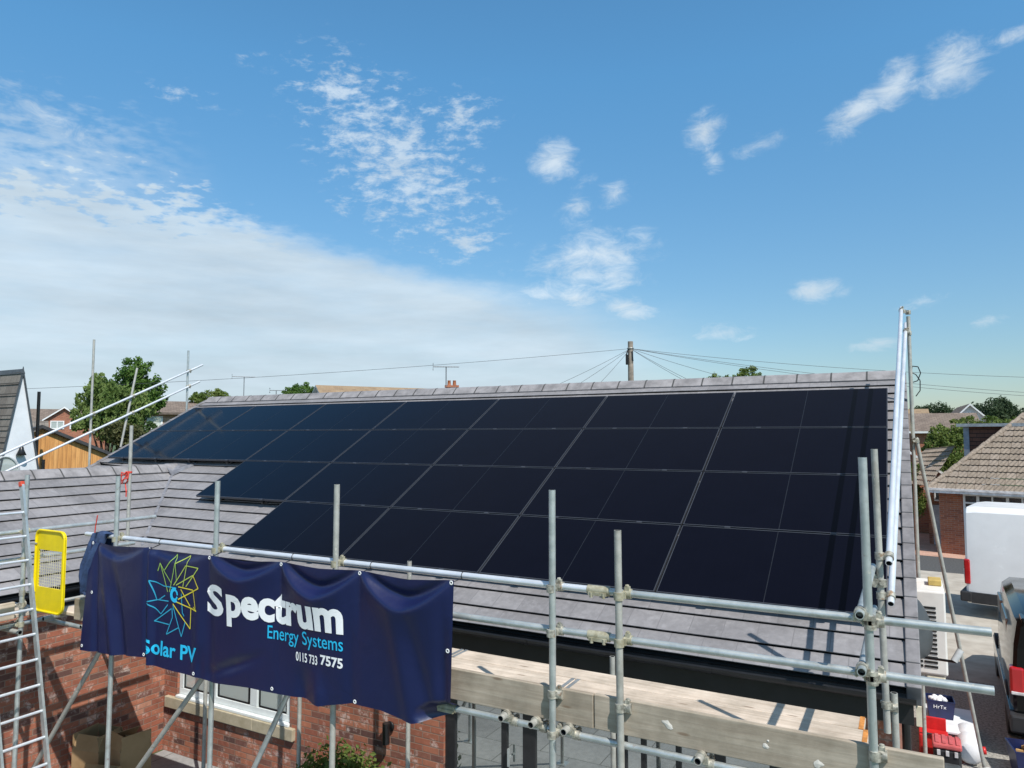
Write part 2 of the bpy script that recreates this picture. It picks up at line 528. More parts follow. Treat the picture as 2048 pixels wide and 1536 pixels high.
# the sliver of the front slope west of the wing's ridge
courses(roof, (0, EY, EZ), (1, 0, 0), (0, CA, SA), (0, -SA, CA), (AY - EY) / CA, lambda v: (XL, max(XL, AX - (AY - yv(v)))))
# back slope
courses(roof, (0, RY + (RY - EY), EZ), (-1, 0, 0), (0, -CA, SA), (0, SA, CA), vs_main, lambda v: (-XR, -XL))
# wing slopes (the ridge runs towards the viewer)
WZ = rz(AY); WE = AX + (WZ - EZ) / TA; WF = -13.5
vs_w = (WE - AX) / CA
courses(roof, (WE, 0, EZ), (0, 1, 0), (-CA, 0, SA), (SA, 0, CA), vs_w, lambda v: (WF, AY - (WE - v * CA - AX)))
WW = 2 * AX - WE
courses(roof, (WW, 0, EZ), (0, -1, 0), (CA, 0, SA), (-SA, 0, CA), vs_w, lambda v: (-(AY - (AX - (WW + v * CA))), -WF))
def underlay(b, pts):
    P = [V(q) for q in pts]
    n = (P[1] - P[0]).cross(P[2] - P[0]).normalized() * .03
    b.add([q - n for q in P], [tuple(range(len(P)))], 1)


underlay(roof, [(WE, EY, EZ), (XR + .05, EY, EZ), (XR + .05, RY, RZ), (XL, RY, RZ), (XL, AY, WZ), (AX, AY, WZ)])
underlay(roof, [(WE, WF, EZ), (WE, EY, EZ), (AX, AY, WZ), (AX, WF, WZ)])
roof = roof.build('roof', [TILE, mat('roofing felt', (.012, .012, .012), .95)], house)


def ridge_run(p0, p1, seg, wdt, up):
    """angled ridge tiles, each lapping the next"""
    b = B()
    p0, p1 = V(p0), V(p1)
    d = (p1 - p0); L_ = d.length; d.normalize()
    side = d.cross(V((0, 0, 1))).normalized()
    n = int(round(L_ / seg))
    for i in range(n):
        a = p0 + d * (L_ * i / n + .006); c = p0 + d * (L_ * (i + 1) / n - .004)
        for e, (q, k) in enumerate(((a, 1.0), (c, 1.0))):
            pass
        prof = [(-wdt, -wdt * TA + .035), (-wdt * .30, up - .012), (0, up + .004), (wdt * .30, up - .012), (wdt, -wdt * TA + .035)]
        inner = [(x * .93, z - .02) for x, z in prof]
        k = 1 + random.uniform(-.02, .02)
        lo = [a + side * x * k + V((0, 0, z + random.uniform(-.002, .002))) for x, z in prof + inner[::-1]]
        hi = [c + side * x + V((0, 0, z)) for x, z in prof + inner[::-1]]
        m = len(lo)
        b.add(lo + hi, [tuple(range(m))[::-1], tuple(range(m, 2 * m))] + [(j, (j + 1) % m, m + (j + 1) % m, m + j) for j in range(m)])
        # mortar-dark collar at the joint
        col = [c - d * .012 + side * x * 1.02 + V((0, 0, z + .003)) for x, z in prof]
        col2 = [q + d * .022 for q in col]
        b.add(col + col2, [(j, j + 1, 5 + j + 1, 5 + j) for j in range(4)], 1)
    return b


ridge_run((XL - .02, RY, RZ), (XR + .08, RY, RZ), .472, .17, .075).build('ridge_tiles', [TILE_DK, mat('ridge joint', (.06, .06, .06), .9)], roof)
ridge_run((AX, WF, WZ), (AX, AY + .05, WZ), .45, .17, .075).build('ridge_tiles', [TILE_DK, MATS['ridge joint']], roof)
# valley strip
b = B()
d = V((WE - AX, EY - AY, EZ - WZ)).normalized(); sd_ = V((1, 1, 0)).normalized()
p0 = V((AX, AY, WZ)) + d * .25; p1 = V((WE, EY, EZ))
for a, c in ((p0, p1),):
    up = V((0, 0, .030))
    b.add([a - sd_ * .022 + up + V((0, 0, .004)), a + sd_ * .022 + up + V((0, 0, .004)), c + sd_ * .022 + up, c - sd_ * .022 + up,
           a - sd_ * .035, a + sd_ * .035, c + sd_ * .035, c - sd_ * .035],
          [(0, 1, 2, 3), (0, 4, 5, 1), (2, 6, 7, 3), (1, 5, 6, 2), (3, 7, 4, 0)])
b.build('valley', LEAD, roof)
b = B()
sad = [V((AX - .10, AY + .05, WZ + .09)), V((AX + .45, AY + .12, rz(AY + .12) + .035)), V((AX + .30, AY - .30, WZ - .13 + .03)), V((AX - .02, AY - .22, WZ + .09))]
b.add(sad + [p - V((0, 0, .03)) for p in sad], [(0, 1, 2, 3), (4, 7, 6, 5), (0, 4, 5, 1), (1, 5, 6, 2), (2, 6, 7, 3), (3, 7, 4, 0)])
b.build('lead_saddle', LEAD, roof)
# verge caps, one per course, on both gables
for nm, xa, xb in (('verge', XR - .005, XR + .10), ('verge', XL - .10, XL + .005)):
    b = B()
    k = 0
    while k * .267 < vs_main - .1:
        v0, v1 = k * .267, min((k + 1) * .267, vs_main)
        rot = M.Rotation(R(28.222) - .05, 3, 'X')
        b.bbox((xa, -.02, -.13), (xb, v1 - v0 + .025, .052), .008, 0, rot, V((0, EY + v0 * CA, EZ + v0 * SA)))
        k += 1
    # back slope side as one run
    b.prism([(xa, RY, RZ - .13), (xb, RY, RZ - .13), (xb, RY, RZ + .045), (xa, RY, RZ + .045)], (0, 0, 0), (0, RY - EY, EZ - RZ))
    b.build(nm, VERGE, roof)
# white soffit edge under the right verge
b = B()
b.prism([(XR + .055, EY + .1, EZ - .15), (XR + .095, EY + .1, EZ - .15), (XR + .095, EY + .1, EZ - .30), (XR + .055, EY + .1, EZ - .30)], (0, 0, 0), (0, RY - EY - .1, (RY - EY - .1) * TA))
b.build('bargeboard', CREAM, house)


def gutter(name, p0, p1, out):
    b = B()
    p0, p1, out = V(p0), V(p1), V(out)
    prof = [(out * (.056 + .058 * cos(pi + pi * i / 8)) + V((0, 0, -.058 * sin(pi * i / 8)))) for i in range(9)]
    inn = [(out * (.056 + .052 * cos(pi + pi * i / 8)) + V((0, 0, -.052 * sin(pi * i / 8) + .001))) for i in range(9)]
    ring = prof + inn[::-1]
    n = len(ring)
    b.add([p0 + q for q in ring] + [p1 + q for q in ring], [(i, (i + 1) % n, n + (i + 1) % n, n + i) for i in range(n)] + [tuple(range(n))[::-1], tuple(range(n, 2 * n))], 0, False)
    o = b.build(name, BLACK_PL, house)
    d = (p1 - p0); L_ = d.length; d.normalize()
    for i in range(1, int(L_ / .9)):
        c = B()
        q = p0 + d * (.9 * i)
        rr = [out * (.056 + .066 * cos(pi + pi * j / 8)) + V((0, 0, -.066 * sin(pi * j / 8) + .004)) for j in range(9)]
        ri = [out * (.056 + .0595 * cos(pi + pi * j / 8)) + V((0, 0, -.0595 * sin(pi * j / 8))) for j in range(9)]
        rg = rr + ri[::-1]; m = len(rg)
        c.add([q - d * .02 + x for x in rg] + [q + d * .02 + x for x in rg], [(j, (j + 1) % m, m + (j + 1) % m, m + j) for j in range(m)] + [tuple(range(m))[::-1], tuple(range(m, 2 * m))])
        c.build('bracket', BLACK_PL, o)
    return o


gutter('gutter', (WE + .1, EY + .03, EZ - .045), (XR + .06, EY + .03, EZ - .045), (0, -1, 0))
gutter('gutter', (WE - .03, WF, EZ - .045), (WE - .03, EY - .06, EZ - .045), (1, 0, 0))
b = B()
b.box((WE + .02, EY + .045, EZ - .28), (XR + .04, EY + .07, EZ - .02))
b.box((WE - .07, WF, EZ - .28), (WE - .045, EY + .04, EZ - .02))
b.box((WE - .045, EY + .07, EZ - .29), (XR + .04, -4.2, EZ - .265))
b.box((-9.25, WF, EZ - .29), (WE - .07, EY + .07, EZ - .265))
b.build('fascia', FASCIA, house)
WY = -4.20; WX = -9.25; GX = .0            # front wall, wing's east wall, gable wall


def wall_rects(b, ax, c, u0, u1, z0, z1, holes, thick):
    """wall in the plane axis=c with rectangular holes, built of butted rectangles plus reveals"""
    us = sorted({u0, u1} | {h[0] for h in holes} | {h[1] for h in holes})
    zs = sorted({z0, z1} | {h[2] for h in holes} | {h[3] for h in holes})
    P = (lambda u, z, t=0: (u, c + t, z)) if ax == 'y' else (lambda u, z, t=0: (c + t, u, z))
    for a, d in zip(us[:-1], us[1:]):
        for e, g in zip(zs[:-1], zs[1:]):
            cu, cz = (a + d) / 2, (e + g) / 2
            if any(h[0] < cu < h[1] and h[2] < cz < h[3] for h in holes):
                continue
            b.add([P(a, e), P(d, e), P(d, g), P(a, g)], [(0, 1, 2, 3)])
    for h in holes:
        for (a, e), (d, g) in (((h[0], h[2]), (h[0], h[3])), ((h[1], h[2]), (h[1], h[3])), ((h[0], h[2]), (h[1], h[2])), ((h[0], h[3]), (h[1], h[3]))):
            b.add([P(a, e), P(d, g), P(d, g, thick), P(a, e, thick)], [(0, 1, 2, 3)])


WIN = (-8.96, -6.78, .78, 2.02); DOOR = (-4.44, -.85, .03, 2.10)
b = B()
wall_rects(b, 'y', WY, WX, GX, 0, EZ - .2, [WIN, DOOR], .11)
wall_rects(b, 'x', WX, WF, WY, 0, EZ - .2, [(-12.4, -10.6, .8, 2.0)], -.11)
wall_rects(b, 'x', GX, WY, RY + (RY - WY), 0, EZ - .1, [], -.11)
gy = RY
b.add([(GX, WY, EZ - .1), (GX, 2 * RY - WY, EZ - .1), (GX, RY, RZ - .10), ], [(0, 1, 2)])
b.add([(XL + .12, WY, 0), (XL + .12, 2 * RY - WY, 0), (XL + .12, 2 * RY - WY, EZ - .1), (XL + .12, RY, RZ - .10), (XL + .12, WY, EZ - .1)], [(4, 3, 2, 1, 0)])
b.add([(XL + .12, 2 * RY - WY, 0), (GX, 2 * RY - WY, 0), (GX, 2 * RY - WY, EZ - .1), (XL + .12, 2 * RY - WY, EZ - .1)], [(3, 2, 1, 0)])
b.add([(XL + .12, WF, 0), (WX, WF, 0), (WX, WF, EZ - .15), (AX, WF, WZ - .12), (XL + .12, WF, EZ - .15)], [(0, 1, 2, 3, 4)])
b.add([(XL + .12, WF, 0), (XL + .12, WY, 0), (XL + .12, WY, EZ - .1), (XL + .12, WF, EZ - .1)], [(3, 2, 1, 0)])
b.build('wall', BRICK, house)


def casement(parent, x0, x1, z0, z1, y, bars, fm, gm, name='window', bw=.07, sill=None, lights=(), ax='y', pane_gap=.0):
    P = (lambda u, t, z: (u, y + t, z)) if ax == 'y' else (lambda u, t, z: (y - t, u, z))
    b = B()
    def bar(a, c, e, g, t0=0., t1=.06):
        p, q = P(a, t0, e), P(c, t1, g)
        b.bbox(tuple(min(i, j) for i, j in zip(p, q)), tuple(max(i, j) for i, j in zip(p, q)), .006)
    bar(x0, x1, z0, z0 + bw); bar(x0, x1, z1 - bw, z1)
    bar(x0, x0 + bw, z0 + bw, z1 - bw); bar(x1 - bw, x1, z0 + bw, z1 - bw)
    for xb, wd in bars:
        bar(xb - wd / 2, xb + wd / 2, z0 + bw, z1 - bw)
    for xa, xb, zb in lights:
        bar(xa, xb, zb - .025, zb + .025, .003, .057)
    f = b.build(name, fm, parent)
    xs = [x0 + bw] + [q for xb, wd in bars for q in (xb - wd / 2, xb + wd / 2)] + [x1 - bw]
    for i in range(0, len(xs), 2):
        g = B()
        p, q = P(xs[i], .025, z0 + bw), P(xs[i + 1], .03, z1 - bw)
        g.box(tuple(min(i_, j_) for i_, j_ in zip(p, q)), tuple(max(i_, j_) for i_, j_ in zip(p, q)))
        g.build('pane', gm, f)
    return f


win = casement(house, WIN[0] + .005, WIN[1] - .005, WIN[2] + .04, WIN[3] - .005, WY + .03, [(-8.25, .12), (-7.47, .13)], UPVC, GLASS_W, bw=.085)
for xa, xb in ((-8.87, -8.33), (-8.17, -7.56), (-7.38, -6.87)):        # opening sashes with black gaskets
    b = B()
    z0, z1 = WIN[2] + .13, WIN[3] - .09
    for lo, hi in (((xa, z0), (xb, z0 + .018)), ((xa, z1 - .018), (xb, z1)), ((xa, z0 + .018), (xa + .018, z1 - .018)), ((xb - .018, z0 + .018), (xb, z1 - .018))):
        b.box((lo[0], WY + .04, lo[1]), (hi[0], WY + .054, hi[1]))
    b.build('gasket', BLACK_PL, win)
b = B()
b.bbox((WIN[0] - .20, WY - .055, WIN[2] - .15), (-8.15, WY + .10, WIN[2] - .001), .008)
b.bbox((-8.147, WY - .055, WIN[2] - .15), (-7.40, WY + .10, WIN[2] - .001), .008)
b.bbox((-7.397, WY - .055, WIN[2] - .15), (WIN[1] + .10, WY + .10, WIN[2] - .001), .008)
b.bbox((WIN[0], WY - .03, WIN[2]), (WIN[1], WY + .09, WIN[2] + .038), .008, 1)
b.build('sill', [STONE, UPVC], win)
door = casement(house, DOOR[0] + .004, DOOR[1] - .004, DOOR[2], DOOR[3] - .004, WY + .03, [(-3.687, .07), (-3.388, .15), (-2.384, .14), (-2.147, .05), (-1.805, .05), (-1.42, .10)], DARKF, GLASS, name='bifold_door', bw=.13)
b = B()
b.box((-3.62, WY - .02, .98), (-3.60, WY + .0, 1.16)); b.box((-3.62, WY, 1.06), (-3.60, WY + .035, 1.08))
b.build('handle', STEEL, door)
casement(house, -12.39, -10.61, .81, 1.99, WX - .03, [(-11.5, .12)], UPVC, GLASS_W, ax='x')
b = B()
b.lathe((-5.17, WY - .012, 1.10), [(0, 0), (.055, 0), (.06, .012), (.055, .02), (0, .02)], 20, axis=(0, -1, 0))
b.tube((-5.17, WY - .095, .93), (-5.17, WY - .095, 1.16), .042, 16)
b.box((-5.185, WY - .06, 1.03), (-5.155, WY - .01, 1.07))
b.build('wall_light', BLACK_PL, house)
b = B()
b.tube((.10, -4.12, .05), (.10, -4.12, 2.16), .034, 12); b.tube((.10, -4.12, 2.16), (.08, -4.36, 2.38), .034, 12)
b.build('downpipe', BLACK_PL, house)

# ------------------------------------------------------------------ solar panels
PW, PH = 2.041, 1.154
FRAME_M = mat('black anodised frame', (.075, .08, .095), .38, .5, .05, 4)
LINE_M = mat('cell divider line', (.009, .010, .015), .4)
CELL = bpy.data.materials.new('black solar glass')
CELL.use_nodes = True
t = NT(CELL.node_tree)
p = t.n['Principled BSDF']
tc = t.new('ShaderNodeTexCoord').outputs['Object']
u, v, _ = t.sep(tc)
gu = t.m('ABSOLUTE', t.m('SUBTRACT', t.m('FRACT', t.m('DIVIDE', u, .0925)), .5))
gv = t.m('ABSOLUTE', t.m('SUBTRACT', t.m('FRACT', t.m('DIVIDE', v, .185)), .5))
gl = t.m('MAXIMUM', t.ramp(gu, .485, .495), t.ramp(gv, .49, .497))
dust = t.noise(tc, 2.2, 5, .6)
t.put(p.inputs['Base Color'], t.mix(t.m('MULTIPLY', gl, .35), t.mix(dust, (.0018, .0022, .006), (.003, .0036, .009)), (.006, .0065, .010)))
t.put(p.inputs['Roughness'], t.m('MULTIPLY_ADD', dust, .10, .06))
p.inputs['IOR'].default_value = 1.38
p.inputs['Specular Tint'].default_value = (.86, .84, .82, 1)
p.inputs['Specular IOR Level'].default_value = .17


def make_panel():
    root = thing('solar_panel', 'x', 'solar panel', group='solar panels on the front slope')
    w2, h2 = PW - .022, PH - .022        # local: x leftwards is negative, y up the slope, z normal; top right corner at the origin
    x0, x1, y0, y1 = -w2 - .011, -.011, -h2 - .011, -.011
    f = B()
    l = .010
    for lo, hi in (((x0, y0), (x1, y0 + l)), ((x0, y1 - l), (x1, y1)), ((x0, y0 + l), (x0 + l, y1 - l)), ((x1 - l, y0 + l), (x1, y1 - l))):
        f.box((lo[0], lo[1], -.035), (hi[0], hi[1], 0))
    f.build('frame', FRAME_M, root, local=True)
    g = B()
    g.box((x0 + l, y0 + l, -.012), (x1 - l, y1 - l, -.003))
    mid = (x0 + x1) / 2
    g.box((mid - .004, y0 + l, -.0035), (mid + .004, y1 - l, -.0022), 1)
    g.build('glass', [CELL, LINE_M], root, local=True)
    for q in (.24, .76):
        r_ = B()
        xx = x0 + (x1 - x0) * q
        r_.box((xx - .02, y0 - .02, -.075), (xx + .02, y1, -.036))
        for yy in (y0 + .08, y1 - .2):
            r_.box((xx - .018, yy, -.135), (xx + .018, yy + .04, -.075))
        r_.build('mounting_rail', BLACK_PL, root, local=True)
        c = B()
        c.bbox((xx - .03, y0 - .019, -.02), (xx + .03, y0 + .008, .004), .002)
        c.build('clamp', FRAME_M, root, local=True)
    return root


def copy_tree(o, parent=None):
    c = o.copy()
    COL.objects.link(c)
    if parent is not None:
        c.parent = parent
    for ch in list(o.children):
        copy_tree(ch, c)
    return c


ORD = ['first', 'second', 'third', 'fourth', 'fifth', 'sixth', 'seventh']
proto = make_panel()
ROWS = ['top row by the ridge', 'second row down', 'third row down', 'bottom row above the gutter']
first = True
for r_, n in enumerate((7, 7, 5, 4)):
    for c in range(n):
        o = proto if first else copy_tree(proto)
        first = False
        o.location = (-c * PW, -r_ * PH * CA, 5.1 - r_ * PH * SA)
        o.rotation_euler = (R(28.222), 0, 0)
        pos = 'at the right verge' if c == 0 else ('at the left end' if c == n - 1 else ORD[c] + ' from the right verge')
        o['label'] = 'black solar panel in the %s, %s' % (ROWS[r_], pos)

# ------------------------------------------------------------------ scaffolding
TR = .02415


def coupler(parent, p, a, q, c, m=FITTING, name='coupler'):
    """right-angle or swivel fitting: a collar round each of two tubes and bolts standing off"""
    p, a, q, c = V(p), V(a).normalized(), V(q), V(c).normalized()
    b = B()
    for o, d in ((p, a), (q, c)):
        b.tube(o - d * .026, o + d * .026, TR + .009, 12)
        s_ = d.orthogonal().normalized()
        e = d.cross((q - p).normalized() if (q - p).length > 1e-4 else s_)
        if e.length < .1: e = s_
        e.normalize()
        b.tube(o + e * .03 - d * .0, o + e * .062, .008, 6)
        b.tube(o + e * .046 , o + e * .060, .014, 6)
        b.box(tuple(o + e * .036 - V((.016, .016, .014))), tuple(o + e * .036 + V((.016, .016, .014))))
    mid = (p + q) / 2
    b.box(tuple(mid - V((.02, .02, .022))), tuple(mid + V((.02, .02, .022))))
    return b.build(name, m, parent)


def pole(parent, name, p0, p1, m=STEEL):
    return B().tube(p0, p1, TR, 14, hollow=True).build(name, [m, BORE], parent)


def base_plate(parent, p):
    b = B()
    b.box((p[0] - .075, p[1] - .075, .012), (p[0] + .075, p[1] + .075, .02)); b.tube((p[0], p[1], .02), (p[0], p[1], .08), .017, 8)
    return b.build('base_plate', STEEL, parent)


X_, Y_, Z_ = V((1, 0, 0)), V((0, 1, 0)), V((0, 0, 1))
SY, LY = -6.40, -6.35
G_Z, M_Z, L_Z = 3.398, 3.092, 2.402
fs = thing('scaffold', 'steel tube scaffold along the front eaves carrying the blue banner and the board deck', 'scaffold', (-3.7, SY, 0))
OUT = [(-7.07, 4.04, STEEL), (-5.54, 4.035, STEEL), (-4.06, 4.05, STEEL_OLD), (-2.05, 4.075, STEEL), (-.037, 4.334, STEEL)]
for x, zt, m in OUT:
    pole(fs, 'standard', (x, SY, .02), (x + (.012 if x < -1 else -.01), SY, zt), m)
    base_plate(fs, (x, SY))
    for z in (G_Z, M_Z, L_Z):
        coupler(fs, (x, SY, z - .012), Z_, (x + .045, LY, z), X_, FITTING if x > -3 else FIT_OLD)
pole(fs, 'puncheon', (-1.545, SY, 2.24), (-1.55, SY, 3.823), STEEL_OLD)
for z in (G_Z, M_Z):
    coupler(fs, (-1.548, SY, z - .012), Z_, (-1.50, LY, z), X_, FIT_OLD)
coupler(fs, (-1.546, SY, 2.66), Z_, (-1.50, SY + .02, 2.66), X_, FITTING)
coupler(fs, (-2.045, SY, 2.665), Z_, (-2.00, SY + .02, 2.665), X_, FITTING)
coupler(fs, (-.037, SY, 2.665), Z_, (.0, SY + .02, 2.665), X_, FITTING)
for z in (G_Z, M_Z):
    nm = 'guard_rail'
    pole(fs, nm, (-7.66, LY, z), (-1.71, LY, z), ALU if z > 3.3 else STEEL)
    pole(fs, nm, (-1.71, LY, z), (.545, LY, z + .008), STEEL)
    b = B()                                   # sleeve joining the two lengths
    b.tube((-1.79, LY, z), (-1.63, LY, z), TR + .008, 12)
    for dx_ in (-.045, .045):
        b.tube((-1.71 + dx_, LY - .03, z - .045), (-1.71 + dx_, LY - .03, z - .01), .013, 8)
    b.box((-1.775, LY - .038, z - .03), (-1.645, LY - .01, z - .008))
    b.build('sleeve', FIT_OLD, fs)
pole(fs, 'ledger', (-8.45, LY, L_Z), (-2.95, LY, L_Z), STEEL)
pole(fs, 'ledger', (-2.95, LY, L_Z), (.35, LY, L_Z), STEEL)
b = B(); b.tube((-3.03, LY, L_Z), (-2.87, LY, L_Z), TR + .008, 12); b.box((-3.02, LY - .038, L_Z - .03), (-2.88, LY - .01, L_Z - .008)); b.build('sleeve', FIT_OLD, fs)
for x in (-8.2, -7.5, -6.6, -5.6, -5.0, -4.1, -3.3, -2.42, -2.18, -1.93, -1.02, -.30):
    pole(fs, 'transom', (x, -6.47, L_Z + .049), (x - .02, -5.42, L_Z + .049), STEEL_OLD)
    if x > -3.2:
        coupler(fs, (x + .0, LY - .03, L_Z + .049), Y_, (x + .05, LY, L_Z), X_)
INN = [(-9.3, 4.60), (-7.62, 2.9), (-6.02, 2.9), (-4.48, 3.13), (-2.21, 2.47)]
for x, zt in INN:
    pole(fs, 'standard', (x, -4.8, .02), (x, -4.8, zt), STEEL_OLD)
    base_plate(fs, (x, -4.8))
pole(fs, 'ledger', (-9.2, -5.46, L_Z), (-.3, -5.46, L_Z), STEEL_OLD)
pole(fs, 'brace', (-5.66, -6.30, 2.30), (-7.45, -6.30, .30), STEEL_OLD)
coupler(fs, (-5.72, -6.30, 2.23), (1.79, 0, 2), (-5.54, SY + .03, 2.2), Z_)
pole(fs, 'brace', (-4.60, -6.3, 2.32), (-5.75, -6.3, .25), STEEL)
# return rails across the gable end
for z in (G_Z + .055, M_Z + .05):
    pole(fs, 'guard_rail', (-.085, -6.50, z), (-.075, -4.86, z + .01), STEEL)
    coupler(fs, (-.085, SY - .02, z), Y_, (-.037, SY, z - .04), Z_)

# gable end: inner upright, raking guard rails, back upright and raker
gs = thing('scaffold', 'scaffold of tall uprights and raking guard rails at the right verge of the roof', 'scaffold', (.1, -2, 0))
GY_ = -4.95
pole(gs, 'standard', (-.014, GY_, 2.28), (-.034, GY_, 4.355), STEEL_OLD)
pole(gs, 'standard', (.047, GY_ + .04, .02), (.037, GY_ + .04, 2.56), STEEL_OLD)
base_plate(gs, (.047, GY_ + .04))
pole(gs, 'guard_rail', (.038, -5.02, 3.520), (.191, -.08, 6.171), ALU)
pole(gs, 'guard_rail', (.040, -5.02, 3.228), (.237, .10, 5.975), ALU)
for z in (3.51, 3.22):
    coupler(gs, (-.024, GY_, z + .05), Z_, (.040, GY_, z + .05), (0, CA, SA))
coupler(gs, (-.014, GY_, 3.36), Z_, (-.06, GY_, 3.36), Y_)
coupler(gs, (-.016, GY_, 2.48), Z_, (.034, GY_ + .03, 2.46), X_)
pole(gs, 'standard', (.262, -.16, .02), (.268, -.16, 6.035), STEEL_OLD)
base_plate(gs, (.262, -.16))
for z, x in ((6.12, .19), (5.84, .23)):
    coupler(gs, (.268, -.16, z - .03), Z_, (x, -.16, z), (0, CA, SA))
pole(gs, 'raker', (.30, -.20, 4.42), (.95, .62, .02), STEEL_OLD)
coupler(gs, (.268, -.16, 4.38), Z_, (.305, -.20, 4.38), (.15, .18, -1))
pole(gs, 'tie', (.16, -.12, 1.32), (.66, -.12, 1.29), STEEL_OLD)
coupler(gs, (.27, -.13, 1.31), X_, (.264, -.16, 1.31), Z_)

# scaffold beside the wing
ws = thing('scaffold', 'steel tube scaffold along the left wing beside the ladder', 'scaffold', (-8.35, -7, 0))
WXO = -8.35
pole(ws, 'standard', (WXO, -6.62, .02), (WXO, -6.62, 4.03), STEEL)
base_plate(ws, (WXO, -6.62))
for y in (-9.6, -12.2):
    pole(ws, 'standard', (WXO, y, .02), (WXO, y, 4.0), STEEL); base_plate(ws, (WXO, y))
    pole(ws, 'standard', (-9.14, y, .02), (-9.14, y, 2.46), STEEL_OLD); base_plate(ws, (-9.14, y))
for z in (3.41, 3.11):
    pole(ws, 'guard_rail', (WXO - .05, -12.8, z), (WXO - .05, -5.02 if z > 3.3 else -5.3, z), STEEL)
    coupler(ws, (WXO, -6.62, z), Z_, (WXO - .05, -6.58, z), Y_, FIT_OLD)
pole(ws, 'guard_rail', (-9.05, -12.8, 3.66), (-9.05, -6.9, 3.66), STEEL)
pole(ws, 'ledger', (WXO - .05, -12.8, 2.41), (WXO - .05, -5.0, 2.41), STEEL)
pole(ws, 'ledger', (-9.14 + .05, -12.8, 2.41), (-9.09, -5.0, 2.41), STEEL_OLD)
coupler(ws, (WXO, -6.62, 2.41), Z_, (WXO - .05, -6.62, 2.41), Y_, FIT_OLD)
coupler(ws, (WXO, -6.62, 2.62), Z_, (WXO - .02, -6.60, 2.62), Y_, FITTING)
pole(ws, 'transom', (-8.2, -6.70, 2.36), (-9.2, -6.70, 2.36), STEEL_OLD)
pole(ws, 'brace', (-7.25, -6.28, 2.42), (-8.9, -6.28, .35), STEEL_OLD)
b = B()
pole(ws, 'tie', (-7.66, -6.33, 3.16), (-7.50, -6.33, 3.16), STEEL)

# raking guard rails of the left verge
ls = thing('scaffold', 'raking guard rails on uprights beyond the left verge of the roof', 'scaffold', (-14.9, -1.5, 0))
def lr(y, o=0): return 4.09 + (y + 3.73) * .475 + o
pole(ls, 'guard_rail', (-14.9, -6.2, lr(-6.2)), (-14.9, .67, lr(.67)), ALU)
pole(ls, 'guard_rail', (-14.9, -6.2, lr(-6.2, -.36)), (-14.9, .60, lr(.60, -.38)), ALU)
pole(ls, 'standard', (-14.95, -2.0, .02), (-14.95, -2.0, 6.50), STEEL_OLD)
pole(ls, 'standard', (-14.95, .30, .02), (-14.95, .30, 6.50), STEEL)
pole(ls, 'brace', (-14.95, -1.32, 4.2), (-14.95, -1.0, 5.97), STEEL_OLD)
pole(ls, 'standard', (-14.95, -6.0, .02), (-14.95, -6.0, 3.6), STEEL_OLD)
for y in (-2.0, .3, -6.0):
    base_plate(ls, (-14.95, y))
for y in (-2.0, .3, -1.12):
    for o in (0, -.37):
        coupler(ls, (-14.95, y, lr(y, o)), Z_, (-14.9, y + .02, lr(y + .02, o)), (0, .9, .43))

# ------------------------------------------------------------------ boards
def wood_mat(name, c1, c2, grain):
    m = bpy.data.materials.new(name)
    m.use_nodes = True
    t = NT(m.node_tree)
    p = t.n['Principled BSDF']
    uv = t.new('ShaderNodeTexCoord').outputs['Object']
    x, y, z = t.sep(uv)
    inf = t.new('ShaderNodeObjectInfo').outputs['Random']
    k = grain
    s1 = t.noise(t.xyz(t.m('MULTIPLY', x, k[0]), t.m('MULTIPLY', y, k[1]), t.m('ADD', t.m('MULTIPLY', z, k[2]), t.m('MULTIPLY', inf, 40))), 1.0, 6, .65, .4)
    s2 = t.noise(t.xyz(x, y, z), 3.0, 5, .65)
    col = t.mix(t.ramp(s1, .3, .7), c1, c2)
    col = t.mix(1.0, col, t.mix(t.ramp(s2, .25, .75), (.66, .655, .63), (1.12, 1.11, 1.10)), 'MULTIPLY')
    kn = t.new('ShaderNodeTexVoronoi'); t.put(kn.inputs['Vector'], t.xyz(t.m('MULTIPLY', x, 2.2 if k[0] < 5 else 9), t.m('MULTIPLY', y, 2.2 if k[1] < 5 else 9), t.m('ADD', t.m('MULTIPLY', z, 9), t.m('MULTIPLY', inf, 30)))); kn.inputs['Scale'].default_value = 1.0
    col = t.mix(t.m('MULTIPLY', t.ramp(kn.outputs['Distance'], .13, .05), .7), col, (.16, .10, .06))
    s3 = t.noise(t.xyz(t.m('ADD', x, t.m('MULTIPLY', inf, 9)), y, z), 1.3, 5, .7)
    col = t.mix(t.m('MULTIPLY', t.ramp(s3, .55, .75), .45), col, (.30, .27, .22))
    col = t.mix(1.0, col, t.mix(inf, (.88, .86, .84), (1.08, 1.08, 1.08)), 'MULTIPLY')
    t.put(p.inputs['Base Color'], col)
    p.inputs['Roughness'].default_value = .85
    p.inputs['Specular IOR Level'].default_value = .25
    b = t.new('ShaderNodeBump'); b.inputs['Strength'].default_value = .4; b.inputs['Distance'].default_value = .006
    t.put(b.inputs['Height'], s1); t.put(p.inputs['Normal'], b.outputs[0])
    MATS[name] = m
    return m


WOOD_X = wood_mat('weathered board along x', (.53, .44, .355), (.68, .585, .49), (1.2, 26, 26))
WOOD_Y = wood_mat('weathered board along y', (.46, .39, .32), (.60, .52, .44), (26, 1.2, 26))
WOOD_T = wood_mat('grey toe board', (.32, .268, .21), (.43, .372, .30), (1.2, 26, 26))
ORANGE_P = mat('orange paint', (.55, .22, .05), .7, 0, .15, 20)
BAND = mat('board end band', (.38, .38, .36), .5, .6)
SPLASH = mat('mortar splash', (.62, .58, .52), .9)


